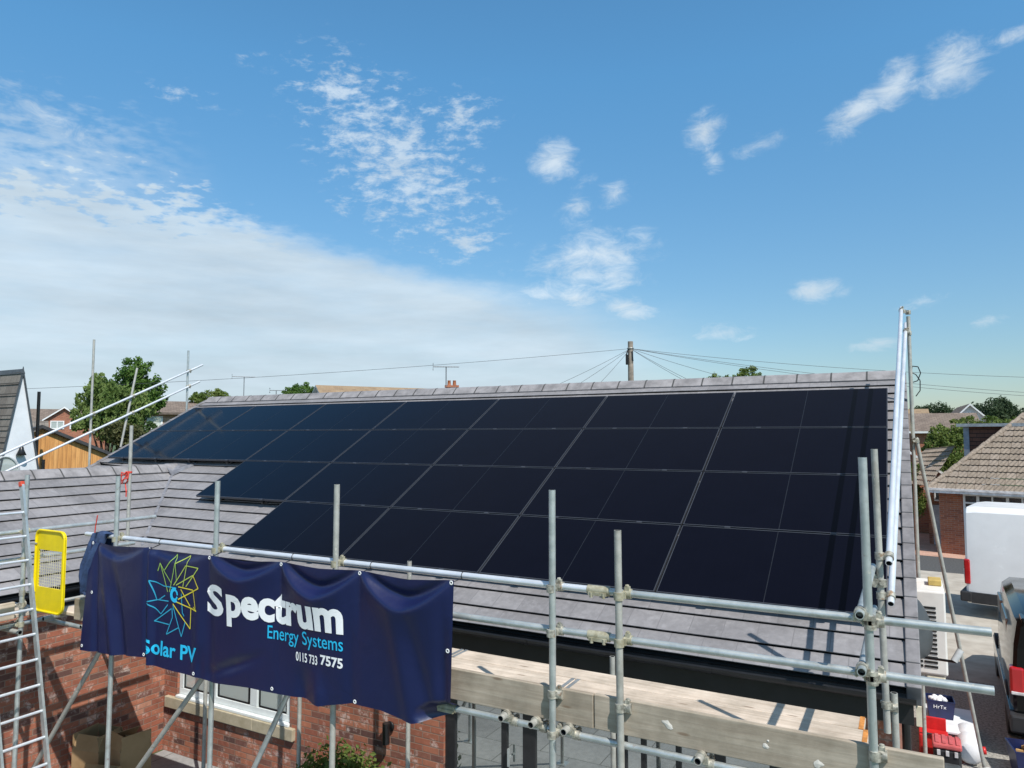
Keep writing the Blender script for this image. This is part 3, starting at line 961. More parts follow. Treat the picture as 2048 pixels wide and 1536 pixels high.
def board(name, lo, hi, m, label, group, band='x', dents=0):
    b = B()
    b.bbox(lo, hi, .006)
    o = b.build(name, m)
    tag(o, label, 'board', group)
    e = B()
    (x0, y0, z0), (x1, y1, z1) = lo, hi
    g = .0025
    if band == 'x':
        for xx in (x0 + .004, x1 - .034):
            e.box((xx, y0 - g, z0 - g), (xx + .03, y1 + g, z1 + g), 1 if 'right of' in label and xx > -1 else 0)
    elif band == 'y':
        for yy in (y0 + .004, y1 - .034):
            e.box((x0 - g, yy, z0 - g), (x1 + g, yy + .03, z1 + g))
    if band:
        e.build('end_band', [BAND, ORANGE_P], o)
    return o


DZ = L_Z + .076
names = ['against the toe board', 'second in from the toe board', 'third in from the toe board', 'nearest the house wall']
for i in range(4):
    y0 = -6.318 + i * .229
    split = [-2.22, -2.75, -2.2, -3.4, -2.1][i]
    h = random.uniform(0, .004)
    board('scaffold_board', (-6.05, y0, DZ + h), (split - .004, y0 + .224, DZ + .038 + h), WOOD_X, 'pale wooden deck board left of the joint, %s' % names[i], 'boards of the front deck')
    board('scaffold_board', (split + .004, y0, DZ + h), (-.10 - .03 * (i % 2), y0 + .224, DZ + .038 + h), WOOD_X, 'pale wooden deck board right of the joint, %s' % names[i], 'boards of the front deck')
    board('scaffold_board', (-8.28, y0, DZ + h), (-6.06, y0 + .224, DZ + .038 + h), WOOD_X, 'pale wooden deck board by the yellow gate, %s' % names[i], 'boards of the front deck')
TY0, TY1 = -6.372, -6.332
to = board('toe_board', (-7.80, TY0, 2.474), (-4.6, TY1, 2.702), WOOD_T, 'toe board on edge whose end shows left of the blue banner', 'toe boards of the front deck', None)
board('toe_board', (-4.595, TY0, 2.472), (-1.752, TY1, 2.700), WOOD_T, 'grey toe board on edge between the banner and the dark joint', 'toe boards of the front deck', None)
t3 = board('toe_board', (-1.744, TY0, 2.474), (.30, TY1, 2.704), WOOD_T, 'grey toe board on edge with pale mortar splashes, right of the dark joint', 'toe boards of the front deck', None)
random.seed(3)
for cx, cz, s_ in ((-1.23, 2.60, .03), (-.63, 2.585, .022), (-.615, 2.62, .008), (-.335, 2.545, .03)):
    b = B()
    n = 11
    pts = [(cx + s_ * (1.2 if cx < -1 else .9) * cos(2 * pi * i / n) * random.uniform(.6, 1.3), cz + s_ * .75 * sin(2 * pi * i / n) * random.uniform(.6, 1.3) - (.5 * (cos(2 * pi * i / n)) * s_ if cx < -1 else 0)) for i in range(n)]
    b.add([(x, TY0 - .0015, z) for x, z in pts] + [(cx, TY0 - .005, cz)], [(i, (i + 1) % n, n) for i in range(n)])
    b.build('splash', SPLASH, t3)
for i in range(3):
    x0 = -9.08 + i * .229
    board('scaffold_board', (x0, -12.5, DZ + .001), (x0 + .224, -6.34, DZ + .039), WOOD_Y, 'wooden deck board beside the wing, %s' % ['next to the brick wall', 'in the middle of three', 'next to the ladder'][i], 'boards of the wing deck', 'y')
board('toe_board', (WXO + .03, -12.5, 2.50), (WXO + .068, -6.72, 2.68), WOOD_Y, 'pale toe board on edge behind the ladder', None, None)

# ------------------------------------------------------------------ banner
YB = -6.50
NAVY = bpy.data.materials.new('navy banner cloth')
NAVY.use_nodes = True
t = NT(NAVY.node_tree); p = t.n['Principled BSDF']
tc = t.new('ShaderNodeTexCoord').outputs['Object']
t.put(p.inputs['Base Color'], t.mix(t.noise(tc, 3, 4, .6), (.005, .009, .050), (.008, .013, .072)))
p.inputs['Roughness'].default_value = .38
p.inputs['Specular IOR Level'].default_value = .55
b_ = t.new('ShaderNodeBump'); b_.inputs['Strength'].default_value = .55; b_.inputs['Distance'].default_value = .012
t.put(b_.inputs['Height'], t.m('ABSOLUTE', t.m('SUBTRACT', t.noise(tc, 3.2, 4, .55, .8), .5))); t.put(p.inputs['Normal'], b_.outputs[0])
TOP = [(-7.33, 3.363), (-6.95, 3.338), (-6.395, 3.365), (-5.899, 3.345), (-5.477, 3.361), (-5.016, 3.345), (-4.579, 3.375), (-4.124, 3.360), (-3.70, 3.380), (-3.247, 3.352), (-2.795, 3.392)]
BOT = [(-7.432, 2.238), (-6.878, 2.263), (-6.40, 2.31), (-6.285, 2.264), (-5.95, 2.25), (-5.651, 2.242), (-5.425, 2.225), (-4.91, 2.267), (-4.547, 2.269), (-4.316, 2.276), (-4.093, 2.259), (-3.776, 2.331), (-3.472, 2.335), (-3.174, 2.29), (-2.835, 2.361)]
GR = [(-7.30, 3.345), (-6.395, 3.345), (-5.477, 3.341), (-4.579, 3.355), (-3.70, 3.360), (-2.815, 3.372)]


def lerp(tab, x):
    if x <= tab[0][0]: return tab[0][1]
    for (a, ya), (c, yc) in zip(tab[:-1], tab[1:]):
        if x <= c:
            return ya + (yc - ya) * (x - a) / (c - a)
    return tab[-1][1]


def gauss(q): return math.exp(-q * q)


SAG = [(.13, .030, .05), (.07, .022, .05), (.135, .075, .055), (.20, .085, .06), (.20, .080, .075)]


def fold(x, z):
    """how far the cloth stands off its plane (towards the viewer is negative)"""
    d = 0.0
    for i, ((xa, za), (xb, zb)) in enumerate(zip(GR[:-1], GR[1:])):
        xm, hw = (xa + xb) / 2, (xb - xa) / 2
        q = (x - xm) / hw
        if abs(q) < 1.0:
            sg, am, wd = SAG[i]
            zt = za + (zb - za) * (x - xa) / (xb - xa)
            env = max(0.0, 1 - q * q)
            zc = zt - sg * (1 - abs(q) ** 1.6) + .01
            k = zc - z                               # below the fold line
            sm = min(1, max(0, (k + .02) / (wd * (.35 + .65 * env)))); sm = sm * sm * (3 - 2 * sm)
            d -= am * env ** .8 * sm * math.exp(-max(0, k - wd) / .30)
            d += .35 * am * env * math.exp(-((k + .045) / .035) ** 2)   # hollow above it
    zz = (3.37 - z) / 1.1
    # upright folds
    for xc, wd, a, ln in ((-6.37, .032, .045, .02), (-6.29, .045, -.045, .0), (-5.47, .06, .014, .02), (-5.62, .06, -.022, -.02), (-3.78, .06, .012, .02), (-7.02, .05, -.026, .25), (-6.86, .06, .032, .22),
                          (-3.30, .07, -.018, .25), (-3.14, .07, .018, .3), (-7.22, .04, .03, .05), (-2.90, .05, .03, -.02)):
        k = min(1, max(0, zz * 1.6)) if wd > .045 else 1.0
        d += a * k * gauss((x - xc - ln * (zz - .5)) / wd)
    for xc, wd, a in ((-4.12, .07, -.030), (-4.30, .07, .022), (-5.60, .05, .020)):   # lower hem ripples
        d += a * min(1, max(0, (2.56 - z) / .22)) * gauss((x - xc) / wd)
    # a slanting drag line from the foot of the left third
    d += .03 * gauss(((z - 2.30) - (x + 5.45) * .38) / .05) * max(0, 1 - abs(x + 5.15) / .45)
    d += .007 * sin(x * 5.1 + z * 2.0) + .003 * sin(x * 9.3 - z * 4.0 + 1.0)
    # corner kicked back at the lower right
    d += .20 * max(0, 1 - ((x + 2.83) ** 2 / .10 + (z - 2.36) ** 2 / .016))
    return d


def bxyz(x, z, off=0.0): return V((x, YB + fold(x, z) - off, z))


banner = thing('banner', 'navy blue company banner with white and cyan lettering tied to the front scaffold', 'banner', (-5.1, YB, 2.2))
NX, NZ = 230, 60
b = B()
vs = []
for i in range(NX + 1):
    s_ = i / NX
    xt = TOP[0][0] + (TOP[-1][0] - TOP[0][0]) * s_
    xb = BOT[0][0] + (BOT[-1][0] - BOT[0][0]) * s_
    zt = lerp(TOP, xt); zb = lerp(BOT, xb)
    for j in range(NZ + 1):
        q = j / NZ
        vs.append(bxyz(xt + (xb - xt) * q, zt + (zb - zt) * q))
b.add(vs, [(i * (NZ + 1) + j, i * (NZ + 1) + j + 1, (i + 1) * (NZ + 1) + j + 1, (i + 1) * (NZ + 1) + j) for i in range(NX) for j in range(NZ)], 0, True)
b.build('cloth', NAVY, banner)
WHITE = mat('white print', (.93, .93, .94), .45, 0, .02, 4)
CYAN = mat('cyan print', (.02, .50, .82), .45, 0, .03, 4)
CY2 = mat('teal print', (.03, .33, .52), .45, 0, .05, 4)
LIME = mat('lime print', (.30, .48, .10), .45, 0, .05, 4)
LIME2 = mat('yellow green print', (.45, .55, .10), .45, 0, .05, 4)
YEL = mat('yellow print', (.72, .60, .05), .45, 0, .05, 4)


def lettering(text, m, x0, x1, zb, zt, shear=0.0, bold=0.0, curve=None, name='lettering'):
    """text set between x0..x1 and zb..zt of its own extents, draped on the cloth"""
    cu = bpy.data.curves.new('text', 'FONT')
    cu.body = text
    cu.offset = bold
    cu.resolution_u = 4
    ob = bpy.data.objects.new('text', cu)
    COL.objects.link(ob)
    dg = bpy.context.evaluated_depsgraph_get()
    me = bpy.data.meshes.new_from_object(ob.evaluated_get(dg))
    bm = bmesh.new(); bm.from_mesh(me)
    bpy.data.objects.remove(ob); bpy.data.curves.remove(cu); bpy.data.meshes.remove(me)
    bmesh.ops.triangulate(bm, faces=bm.faces[:])
    xs = [q.co.x for q in bm.verts]; ys = [q.co.y for q in bm.verts]
    a, c, e, g = min(xs), max(xs), min(ys), max(ys)
    for q in bm.verts:
        k = (q.co.x - a) / (c - a)
        zz = zb + (q.co.y - e) / (g - e) * (zt - zb)
        q.co = V((x0 + k * (x1 - x0) + shear * (zz - zb), 0, zz + (curve(k) if curve else 0)))
    for _ in range(6):
        lng = [ed for ed in bm.edges if ed.calc_length() > .035]
        if not lng: break
        bmesh.ops.subdivide_edges(bm, edges=lng, cuts=1)
        bmesh.ops.triangulate(bm, faces=[f for f in bm.faces if len(f.verts) > 3])
    b = B()
    bm.verts.index_update()
    b.add([bxyz(q.co.x, q.co.z, .004) for q in bm.verts], [[q.index for q in f.verts] for f in bm.faces], 0, True)
    bm.free()
    return b.build(name, m, banner)


lettering('S', WHITE, -5.508, -5.245, 2.828, 3.110, bold=.035)
lettering('pectrum', WHITE, -5.200, -3.842, 2.765, 3.105, bold=.04, curve=lambda k: .012 * k)
lettering('Energy Systems', CYAN, -4.712, -3.847, 2.682, 2.83, bold=.004, curve=lambda k: .012 * k)
lettering('0115 733', WHITE, -4.376, -4.125, 2.578, 2.655, bold=.018)
lettering('7575', WHITE, -4.09, -3.85, 2.59, 2.672, bold=.030)
lettering('Solar PV', CYAN, -6.345, -5.622, 2.368, 2.510, bold=.022)


def strokes(lines, m, wd):
    b = B()
    for ln in lines:
        for (xa, za), (xb, zb) in zip(ln[:-1], ln[1:]):
            L_ = sqrt((xb - xa) ** 2 + (zb - za) ** 2); n = max(1, int(L_ / .02))
            nx, nz = -(zb - za) / L_ * wd / 2, (xb - xa) / L_ * wd / 2
            vs = []
            for i in range(n + 1):
                x, z = xa + (xb - xa) * i / n, za + (zb - za) * i / n
                vs += [bxyz(x - nx, z - nz, .0045), bxyz(x + nx, z + nz, .0045)]
            b.add(vs, [(2 * i, 2 * i + 2, 2 * i + 3, 2 * i + 1) for i in range(n)], 0, True)
    return b.build('emblem', m, banner)


strokes([[(-6.004, 3.057), (-6.104, 3.159), (-6.165, 3.238), (-6.199, 3.159)], [(-6.165, 3.238), (-6.056, 2.973)], [(-6.104, 3.175), (-5.957, 3.332), (-5.931, 3.08)], [(-6.031, 2.975), (-5.953, 3.252)]], LIME, .0095)
strokes([[(-5.946, 3.249), (-5.756, 3.336), (-5.838, 3.042)], [(-5.972, 3.044), (-5.793, 3.243)], [(-5.793, 3.243), (-5.614, 3.235), (-5.795, 3.047)], [(-5.936, 3.048), (-5.693, 3.162)]], LIME2, .0095)
strokes([[(-5.693, 3.162), (-5.611, 3.05), (-5.904, 2.918)], [(-5.904, 3.036), (-5.693, 3.026), (-5.649, 2.861)], [(-5.63, 2.84), (-5.952, 2.897)], [(-5.685, 2.872), (-5.63, 2.84)], [(-5.72, 2.86), (-5.728, 2.666), (-5.976, 2.87)], [(-5.867, 3.016), (-5.733, 2.874)]], YEL, .0105)
strokes([[(-5.859, 2.977), (-5.837, 2.8), (-5.812, 2.772)], [(-5.797, 2.719), (-5.844, 2.581), (-5.975, 2.855)], [(-5.879, 2.662), (-6.053, 2.577), (-5.975, 2.744), (-5.986, 2.83)], [(-6.021, 2.672), (-6.229, 2.682), (-5.998, 2.82)],
         [(-6.144, 2.756), (-6.317, 2.86), (-6.196, 2.886), (-6.039, 2.887)], [(-6.209, 2.888), (-6.277, 3.067), (-6.109, 3.023), (-5.971, 3.021)], [(-6.144, 2.756), (-6.049, 2.854)], [(-6.177, 2.888), (-6.091, 2.937)]], CY2, .0105)
strokes([[(-5.955 + .055 * cos(a), 2.955 + .062 * sin(a)) for a in (i * .35 + 1.2 for i in range(13))], [(-5.955 + .04 * cos(a), 2.955 + .045 * sin(a)) for a in (i * .35 for i in range(18))]], CYAN, .02)
for i, (x, z) in enumerate(GR + [(-7.274, 2.843), (-7.391, 2.29), (-6.403, 2.335), (-5.653, 2.274), (-4.643, 2.305), (-3.734, 2.352), (-2.852, 2.87)]):
    b = B()
    c = bxyz(x, z, .006)
    b.lathe(c, [(.007, 0), (.011, .003), (.015, .002), (.017, 0)], 12, axis=(0, -1, 0))
    b.build('grommet', WUPVC, banner)
    if i < len(GR):
        b = B()
        ring = [V((x, LY + (TR + .004) * cos(a), G_Z + (TR + .004) * sin(a))) for a in [pi * 1.25 - j * .5 for j in range(10)]]
        b.path([c] + ring + [c], .0028, 5)
        b.build('cable_tie', BLACK_PL, banner)

# dark garment slung over the end of the rails
b = B()
rows = []
prof = [(-6.30, 3.25), (-6.32, 3.36), (-6.33, 3.43), (-6.37, 3.445), (-6.415, 3.43), (-6.45, 3.34), (-6.47, 3.22), (-6.48, 3.10), (-6.475, 2.98), (-6.47, 2.86), (-6.46, 2.80)]
for k, (yy, zz) in enumerate(prof):
    rw = []
    for i in range(15):
        q = i / 14
        wl = -7.49 + .10 * max(0, 1 - abs(k - 3) / 4) + .02 * sin(k * 1.3)
        if k > 8: wl += .03 * (k - 8)
        wr = -7.20 + .02 * sin(k) - (.055 * (k - 5) if k > 5 else 0)
        x = wl + (wr - wl) * q
        rw.append(V((x, yy - .035 * sin(pi * q) + .022 * sin(q * 11 + k * .5) - .012 * sin(q * 23), zz + .012 * sin(q * 9 + k))))
    rows.append(rw)
vs = [p for rw in rows for p in rw] + [p + V((0, .012, 0)) for rw in rows for p in rw]
n = 15 * len(rows)
fs_ = [(k * 15 + i, k * 15 + i + 1, (k + 1) * 15 + i + 1, (k + 1) * 15 + i) for k in range(len(rows) - 1) for i in range(14)]
b.add(vs, fs_ + [tuple(n + q for q in f[::-1]) for f in fs_], 0, True)
tag(b.build('jacket', mat('dark blue cloth', (.025, .05, .12), .9, 0, .2, 12, bump=.3, bscale=90)), 'dark blue garment slung over the rail end left of the banner', 'jacket')

# ------------------------------------------------------------------ ladder, gate
lad = thing('ladder', 'aluminium ladder leaning on the left scaffold with an orange cap on top', 'ladder', (-7.3, -7.0, .0))
LT, LB = V((-8.125, 0, 3.94)), V((-7.12, 0, .02))
lu = (LT - LB).normalized()
for y in (-6.79, -7.20):
    b = B()
    q = M((( -lu.z if False else lu.x, 0, lu.z), (0, 1, 0), (lu.z, 0, -lu.x))).transposed()
    a, c = LB + V((0, y, 0)), LT + V((0, y, 0))
    sx = V((lu.z, 0, -lu.x))
    hw, hd = .012, .030
    vs = [p + sx * dx_ * hd + V((0, dy_ * hw, 0)) for p in (a, c) for dx_, dy_ in ((-1, -1), (1, -1), (1, 1), (-1, 1))]
    b.add(vs, [(0, 1, 5, 4), (1, 2, 6, 5), (2, 3, 7, 6), (3, 0, 4, 7), (3, 2, 1, 0), (4, 5, 6, 7)])
    b.build('stile', STEEL, lad)
    b = B()
    b.bbox((-.026, -.022, -.02), (.026, .022, .035), .008, 0, M.Rotation(-.25, 3, 'Y'), c)
    b.build('end_cap', mat('orange red plastic', (.62, .07, .03), .5), lad)
for i in range(15):
    p = LB + lu * (.22 + .252 * i)
    if p.z < 3.95:
        B().tube(p + V((0, -6.79, 0)), p + V((0, -7.20, 0)), .014, 10).build('rung', ALU, lad)
YELLOW = mat('yellow powder coat', (.78, .60, .0), .42, 0, .05, 4)
gate = thing('ladder_gate', 'yellow safety gate with a wire mesh middle beside the ladder', 'gate', (-8.0, -6.55, 2.5))
GX0, GX1, GZ0, GZ1, GY = -8.27, -7.72, 2.56, 3.435, -6.54
b = B()
def rrect(x0, x1, z0, z1, r, n=6):
    pts = []
    for cx, cz, a0 in ((x1 - r, z1 - r, 0), (x0 + r, z1 - r, 90), (x0 + r, z0 + r, 180), (x1 - r, z0 + r, 270)):
        for i in range(n + 1):
            a = R(a0 + 90 * i / n); pts.append((cx + r * cos(a), cz + r * sin(a)))
    return pts
outer = rrect(GX0, GX1, GZ0, GZ1, .085); mesh_z0, mesh_z1 = 2.82, 3.22
inner = [(min(max(x, GX0 + .055), GX1 - .055), min(max(z, mesh_z0), mesh_z1)) for x, z in outer]
n = len(outer)
for yy, fl in ((GY, 1), (GY + .018, -1)):
    vs = [(x, yy, z) for x, z in outer] + [(x, yy, z) for x, z in inner]
    b.add(vs, [(i, (i + 1) % n, n + (i + 1) % n, n + i)[::fl] for i in range(n)])
for ring in (outer, inner):
    b.add([(x, GY, z) for x, z in ring] + [(x, GY + .018, z) for x, z in ring], [(i, (i + 1) % n, n + (i + 1) % n, n + i) for i in range(n)])
b.path([V((x, GY - .004, z)) for x, z in rrect(GX0 + .006, GX1 - .006, GZ0 + .006, GZ1 - .006, .08)] + [V((GX1 - .006, GY - .004, GZ1 - .086))], .013, 8)
b.build('panel', YELLOW, gate)
b = B()
for i in range(1, 11):
    x = GX0 + .055 + (GX1 - GX0 - .11) * i / 11
    b.tube((x, GY + .006, mesh_z0 - .01), (x, GY + .006, mesh_z1 + .01), .0024, 5)
for i in range(1, 13):
    z = mesh_z0 + (mesh_z1 - mesh_z0) * i / 13
    b.tube((GX0 + .045, GY + .011, z), (GX1 - .045, GY + .011, z), .0024, 5)
b.build('grille', mat('pale wire', (.62, .58, .40), .5, .2), gate)
for z in (3.28, 2.75):
    b = B(); b.tube((WXO - .02, -6.60, z), (GX0 + .03, GY - .01, z), .010, 8); b.tube((WXO, -6.62, z - .03), (WXO, -6.62, z + .03), TR + .007, 10); b.build('hinge', BAND, gate)
# red tape on the upright behind
b = B()
b.tube((-9.3, -4.8, 3.94), (-9.3, -4.8, 3.965), TR + .006, 12)
random.seed(11)
for k in range(5):
    p = V((-9.28 - .05 * (k > 2), -4.84, 3.95)); pts = [p]
    for i in range(4):
        p = p + V((random.uniform(-.09, .05), random.uniform(-.03, .01), random.uniform(-.11, .02))); pts.append(p)
    b.path(pts, .009, 5)
tag(b.build('red_strap', mat('red tape', (.62, .06, .04), .6)), 'red strap knotted round the upright in the roof corner', 'strap')
b = B(); b.path([V((-7.36, -6.42, 3.62)), V((-7.39, -6.42, 3.5)), V((-7.40, -6.42, 3.41))], .006, 5)
tag(b.build('hanging_string', MATS['red tape']), 'short red string hanging by the leftmost upright of the banner', 'string')

# ------------------------------------------------------------------ things on the ground by the wall
CARD = mat('brown cardboard', (.30, .19, .09), .85, 0, .1, 4, col2=(.38, .25, .13))
CARD_IN = mat('cardboard inside', (.20, .12, .06), .9)


def carton(x, y, z, w_, d_, h, rot, label, flaps=(1, 1, 1, 1)):
    o = thing('cardboard_box', label, 'box', (x, y, z), 'cardboard boxes in the wall corner', (0, 0, R(rot)))
    b = B()
    t_ = .006
    b.box((-w_ / 2, -d_ / 2, 0), (w_ / 2, d_ / 2, .006))
    b.box((-w_ / 2, -d_ / 2, .006), (w_ / 2, -d_ / 2 + t_, h)); b.box((-w_ / 2, d_ / 2 - t_, .006), (w_ / 2, d_ / 2, h))
    b.box((-w_ / 2, -d_ / 2 + t_, .006), (-w_ / 2 + t_, d_ / 2 - t_, h)); b.box((w_ / 2 - t_, -d_ / 2 + t_, .006), (w_ / 2, d_ / 2 - t_, h))
    b.build('body', CARD, o, local=True)
    for k, (px, py, ang) in enumerate(((0, -d_ / 2, 0), (w_ / 2, 0, 90), (0, d_ / 2, 180), (-w_ / 2, 0, 270))):
        if not flaps[k]: continue
        f = B()
        ln = w_ if k % 2 == 0 else d_
        rr = M.Rotation(R(ang), 3, 'Z') @ M.Rotation(R(random.uniform(-75, 5)), 3, 'X')
        f.box((-ln / 2 + .01, -.003, 0), (ln / 2 - .01, .003, min(w_, d_) * .45), 0, rr, V((px, py, h)))
        f.build('flap', CARD, o, local=True)
    return o


random.seed(5)
carton(-8.90, -5.35, .012, .42, .40, .55, 12, 'tall open cardboard box against the wing wall')
carton(-8.45, -5.25, .012, .40, .38, .62, -8, 'open cardboard box in the middle with ragged flaps')
carton(-8.35, -5.75, .012, .50, .36, .34, 20, 'low open cardboard box in front of the others')


def leaves(b, lobes, n, size, seed, mi=0, shell=.55, flat=.0, droop=0.0, sub=0):
    """leaf-sized faces through the volume of several ellipsoid lobes (cx,cy,cz,rx,ry,rz)"""
    rd = random.Random(seed)
    if sub:                                       # sprays standing off each lobe make the outline uneven
        extra = []
        for l in lobes:
            for _ in range(sub):
                d = V((rd.gauss(0, 1), rd.gauss(0, 1), rd.gauss(0, .9) + .25)).normalized()
                k = rd.uniform(.82, 1.08); q = rd.uniform(.20, .36)
                extra.append((l[0] + d.x * l[3] * k, l[1] + d.y * l[4] * k, l[2] + d.z * l[5] * k, l[3] * q, l[4] * q, l[5] * q * rd.uniform(.8, 1.3)))
        lobes = [(l[0], l[1], l[2], l[3] * .9, l[4] * .9, l[5] * .9) for l in lobes] + extra
    wts = [l[3] * l[4] * l[5] for l in lobes]
    wts = [q ** .67 for q in wts]
    tot = sum(wts)
    vs, fs = [], []
    for l, wt in zip(lobes, wts):
        for _ in range(int(n * wt / tot)):
            while True:
                d = V((rd.gauss(0, 1), rd.gauss(0, 1), rd.gauss(0, 1)))
                if d.length > .1: break
            d.normalize()
            rr = (shell + (1 - shell) * rd.random()) * (1 + .16 * sin(d.x * 7 + l[0] * 3) * sin(d.y * 6 + l[1]) * sin(d.z * 7 + l[2] * 2)) * rd.uniform(.88, 1.06)
            c = V((l[0] + d.x * l[3] * rr, l[1] + d.y * l[4] * rr, l[2] + d.z * l[5] * rr))
            nrm = (d * .7 + V((rd.gauss(0, .6), rd.gauss(0, .6), rd.gauss(0, .6) + flat))).normalized()
            a = nrm.orthogonal().normalized(); a.rotate(__import__('mathutils').Quaternion(nrm, rd.uniform(0, 6.28)))
            if droop: a = (a * (1 - droop) + V((0, 0, -1)) * droop).normalized()
            e = nrm.cross(a).normalized()
            s_ = size * rd.uniform(.6, 1.35)
            o = len(vs)
            vs += [c - a * s_, c + e * s_ * .55 + nrm * s_ * .15, c + a * s_, c - e * s_ * .55 + nrm * s_ * .15]
            fs.append((o, o + 1, o + 2, o + 3))
    b.add(vs, fs, mi)
    return b


def leaf(name, c1, c2, sc=1.2):
    return mat(name, c1, .65, 0, 0, sc, .3, col2=c2, translucent=.3)


LEAF_MID = leaf('mid green leaves', (.040, .100, .016), (.115, .20, .038))
LEAF_DK = leaf('dark green leaves', (.025, .060, .014), (.070, .120, .030))
LEAF_LT = leaf('light green leaves', (.075, .125, .022), (.165, .21, .052))
LEAF_WIL = leaf('willow leaves', (.080, .140, .030), (.20, .26, .075))
LEAF_FAR = leaf('far leaves', (.030, .055, .024), (.06, .09, .04), .15)
LEAF_OLV = leaf('olive leaves', (.06, .075, .025), (.14, .14, .055))
BARK = mat('bark', (.09, .065, .045), .95, 0, .2, 9)
sh = thing('shrub', 'round green shrub growing against the brick wall under the banner', 'shrub', (-5.45, -4.75, 0))
leaves(B(), [(-5.45, -4.75, .55, .62, .48, .52), (-5.15, -4.8, .5, .42, .42, .45), (-5.8, -4.8, .42, .40, .4, .40), (-5.4, -4.9, .3, .55, .5, .35)], 5200, .035, 21).build('foliage', LEAF_LT, sh)
leaves(B(), [(-5.45, -4.75, .45, .5, .4, .45)], 1500, .05, 22, shell=.2).build('inner_foliage', LEAF_DK, sh)
b = B()
for k in range(4): b.tube((-5.45 + .05 * k, -4.75, 0), (-5.7 + .18 * k, -4.75, .5), .015, 6)
b.build('stem', BARK, sh)

# ------------------------------------------------------------------ right-hand side: dish, heat pump, vans, crates
dish = thing('satellite_dish', 'dark grey satellite dish on the gable wall behind the right verge', 'satellite dish', (.2, -2.9, 2.4))
b = B()
b.lathe((.20, -2.95, 2.62), [(0, .05), (.12, .042), (.22, .022), (.30, -.015), (.305, -.018), (.30, -.012), (.22, .030), (.12, .050), (0, .058)], 28, axis=(.86, -.45, .28))
b.build('reflector', mat('dish grey', (.06, .065, .07), .5, 0, .08, 4), dish)
b = B(); b.tube((.21, -2.92, 2.32), (.52, -3.10, 2.36), .012, 8); b.tube((0.0, -2.80, 2.5), (.2, -2.85, 2.56), .018, 8); b.tube((.0, -2.80, 2.42), (0, -2.80, 2.6), .03, 8)
b.build('arm', BLACK_PL, dish)
b = B(); b.tube((.50, -3.09, 2.36), (.56, -3.05, 2.46), .03, 12); b.build('receiver', mat('receiver grey', (.45, .45, .45), .4), dish)
hp = thing('heat_pump', 'white louvred heat pump unit on the gable wall', 'heat pump', (.32, -.9, 1.66))
b = B(); b.bbox((.08, -1.15, 1.66), (.52, -.30, 2.62), .02); b.build('casing', mat('heat pump white', (.72, .70, .66), .45, 0, .04, 3), hp)
b = B()
for i in range(14):
    z = 1.74 + i * .052
    b.box((.12, -1.158, z), (.27, -1.151, z + .026)); b.box((.285, -1.158, z), (.42, -1.151, z + .026))
b.build('louvre', BLACK_PL, hp)
b = B(); b.box((0, -1.0, 1.60), (.5, -.95, 1.655)); b.box((0, -.5, 1.60), (.5, -.45, 1.655)); b.build('bracket', BAND, hp)
b = B(); b.bbox((.36, -.8, 2.622), (.50, -.55, 2.69), .01)
tag(b.build('wood_offcut', mat('yellow offcut', (.45, .33, .10), .8)), 'small wooden offcut lying on the white heat pump', 'wood')

BODYW = mat('white van paint', (.82, .82, .82), .25, 0, .02, 2, .6)
BODYB = mat('black van paint', (.004, .0045, .005), .07, 0, .02, 2, .28)
SEAM_SHADE = mat('panel seam', (.20, .21, .22), .6)
TRIM = mat('black plastic trim', (.02, .02, .022), .6)
TYRE = mat('tyre rubber', (.012, .012, .012), .85)
RED_L = mat('red lamp lens', (.42, .012, .015), .15, 0, .05, 4, .7)
AMBER = mat('amber lens', (.75, .22, .01), .3)
CLEAR = mat('clear lens', (.6, .58, .58), .2)
RIM = mat('wheel rim', (.35, .36, .38), .35, .6)


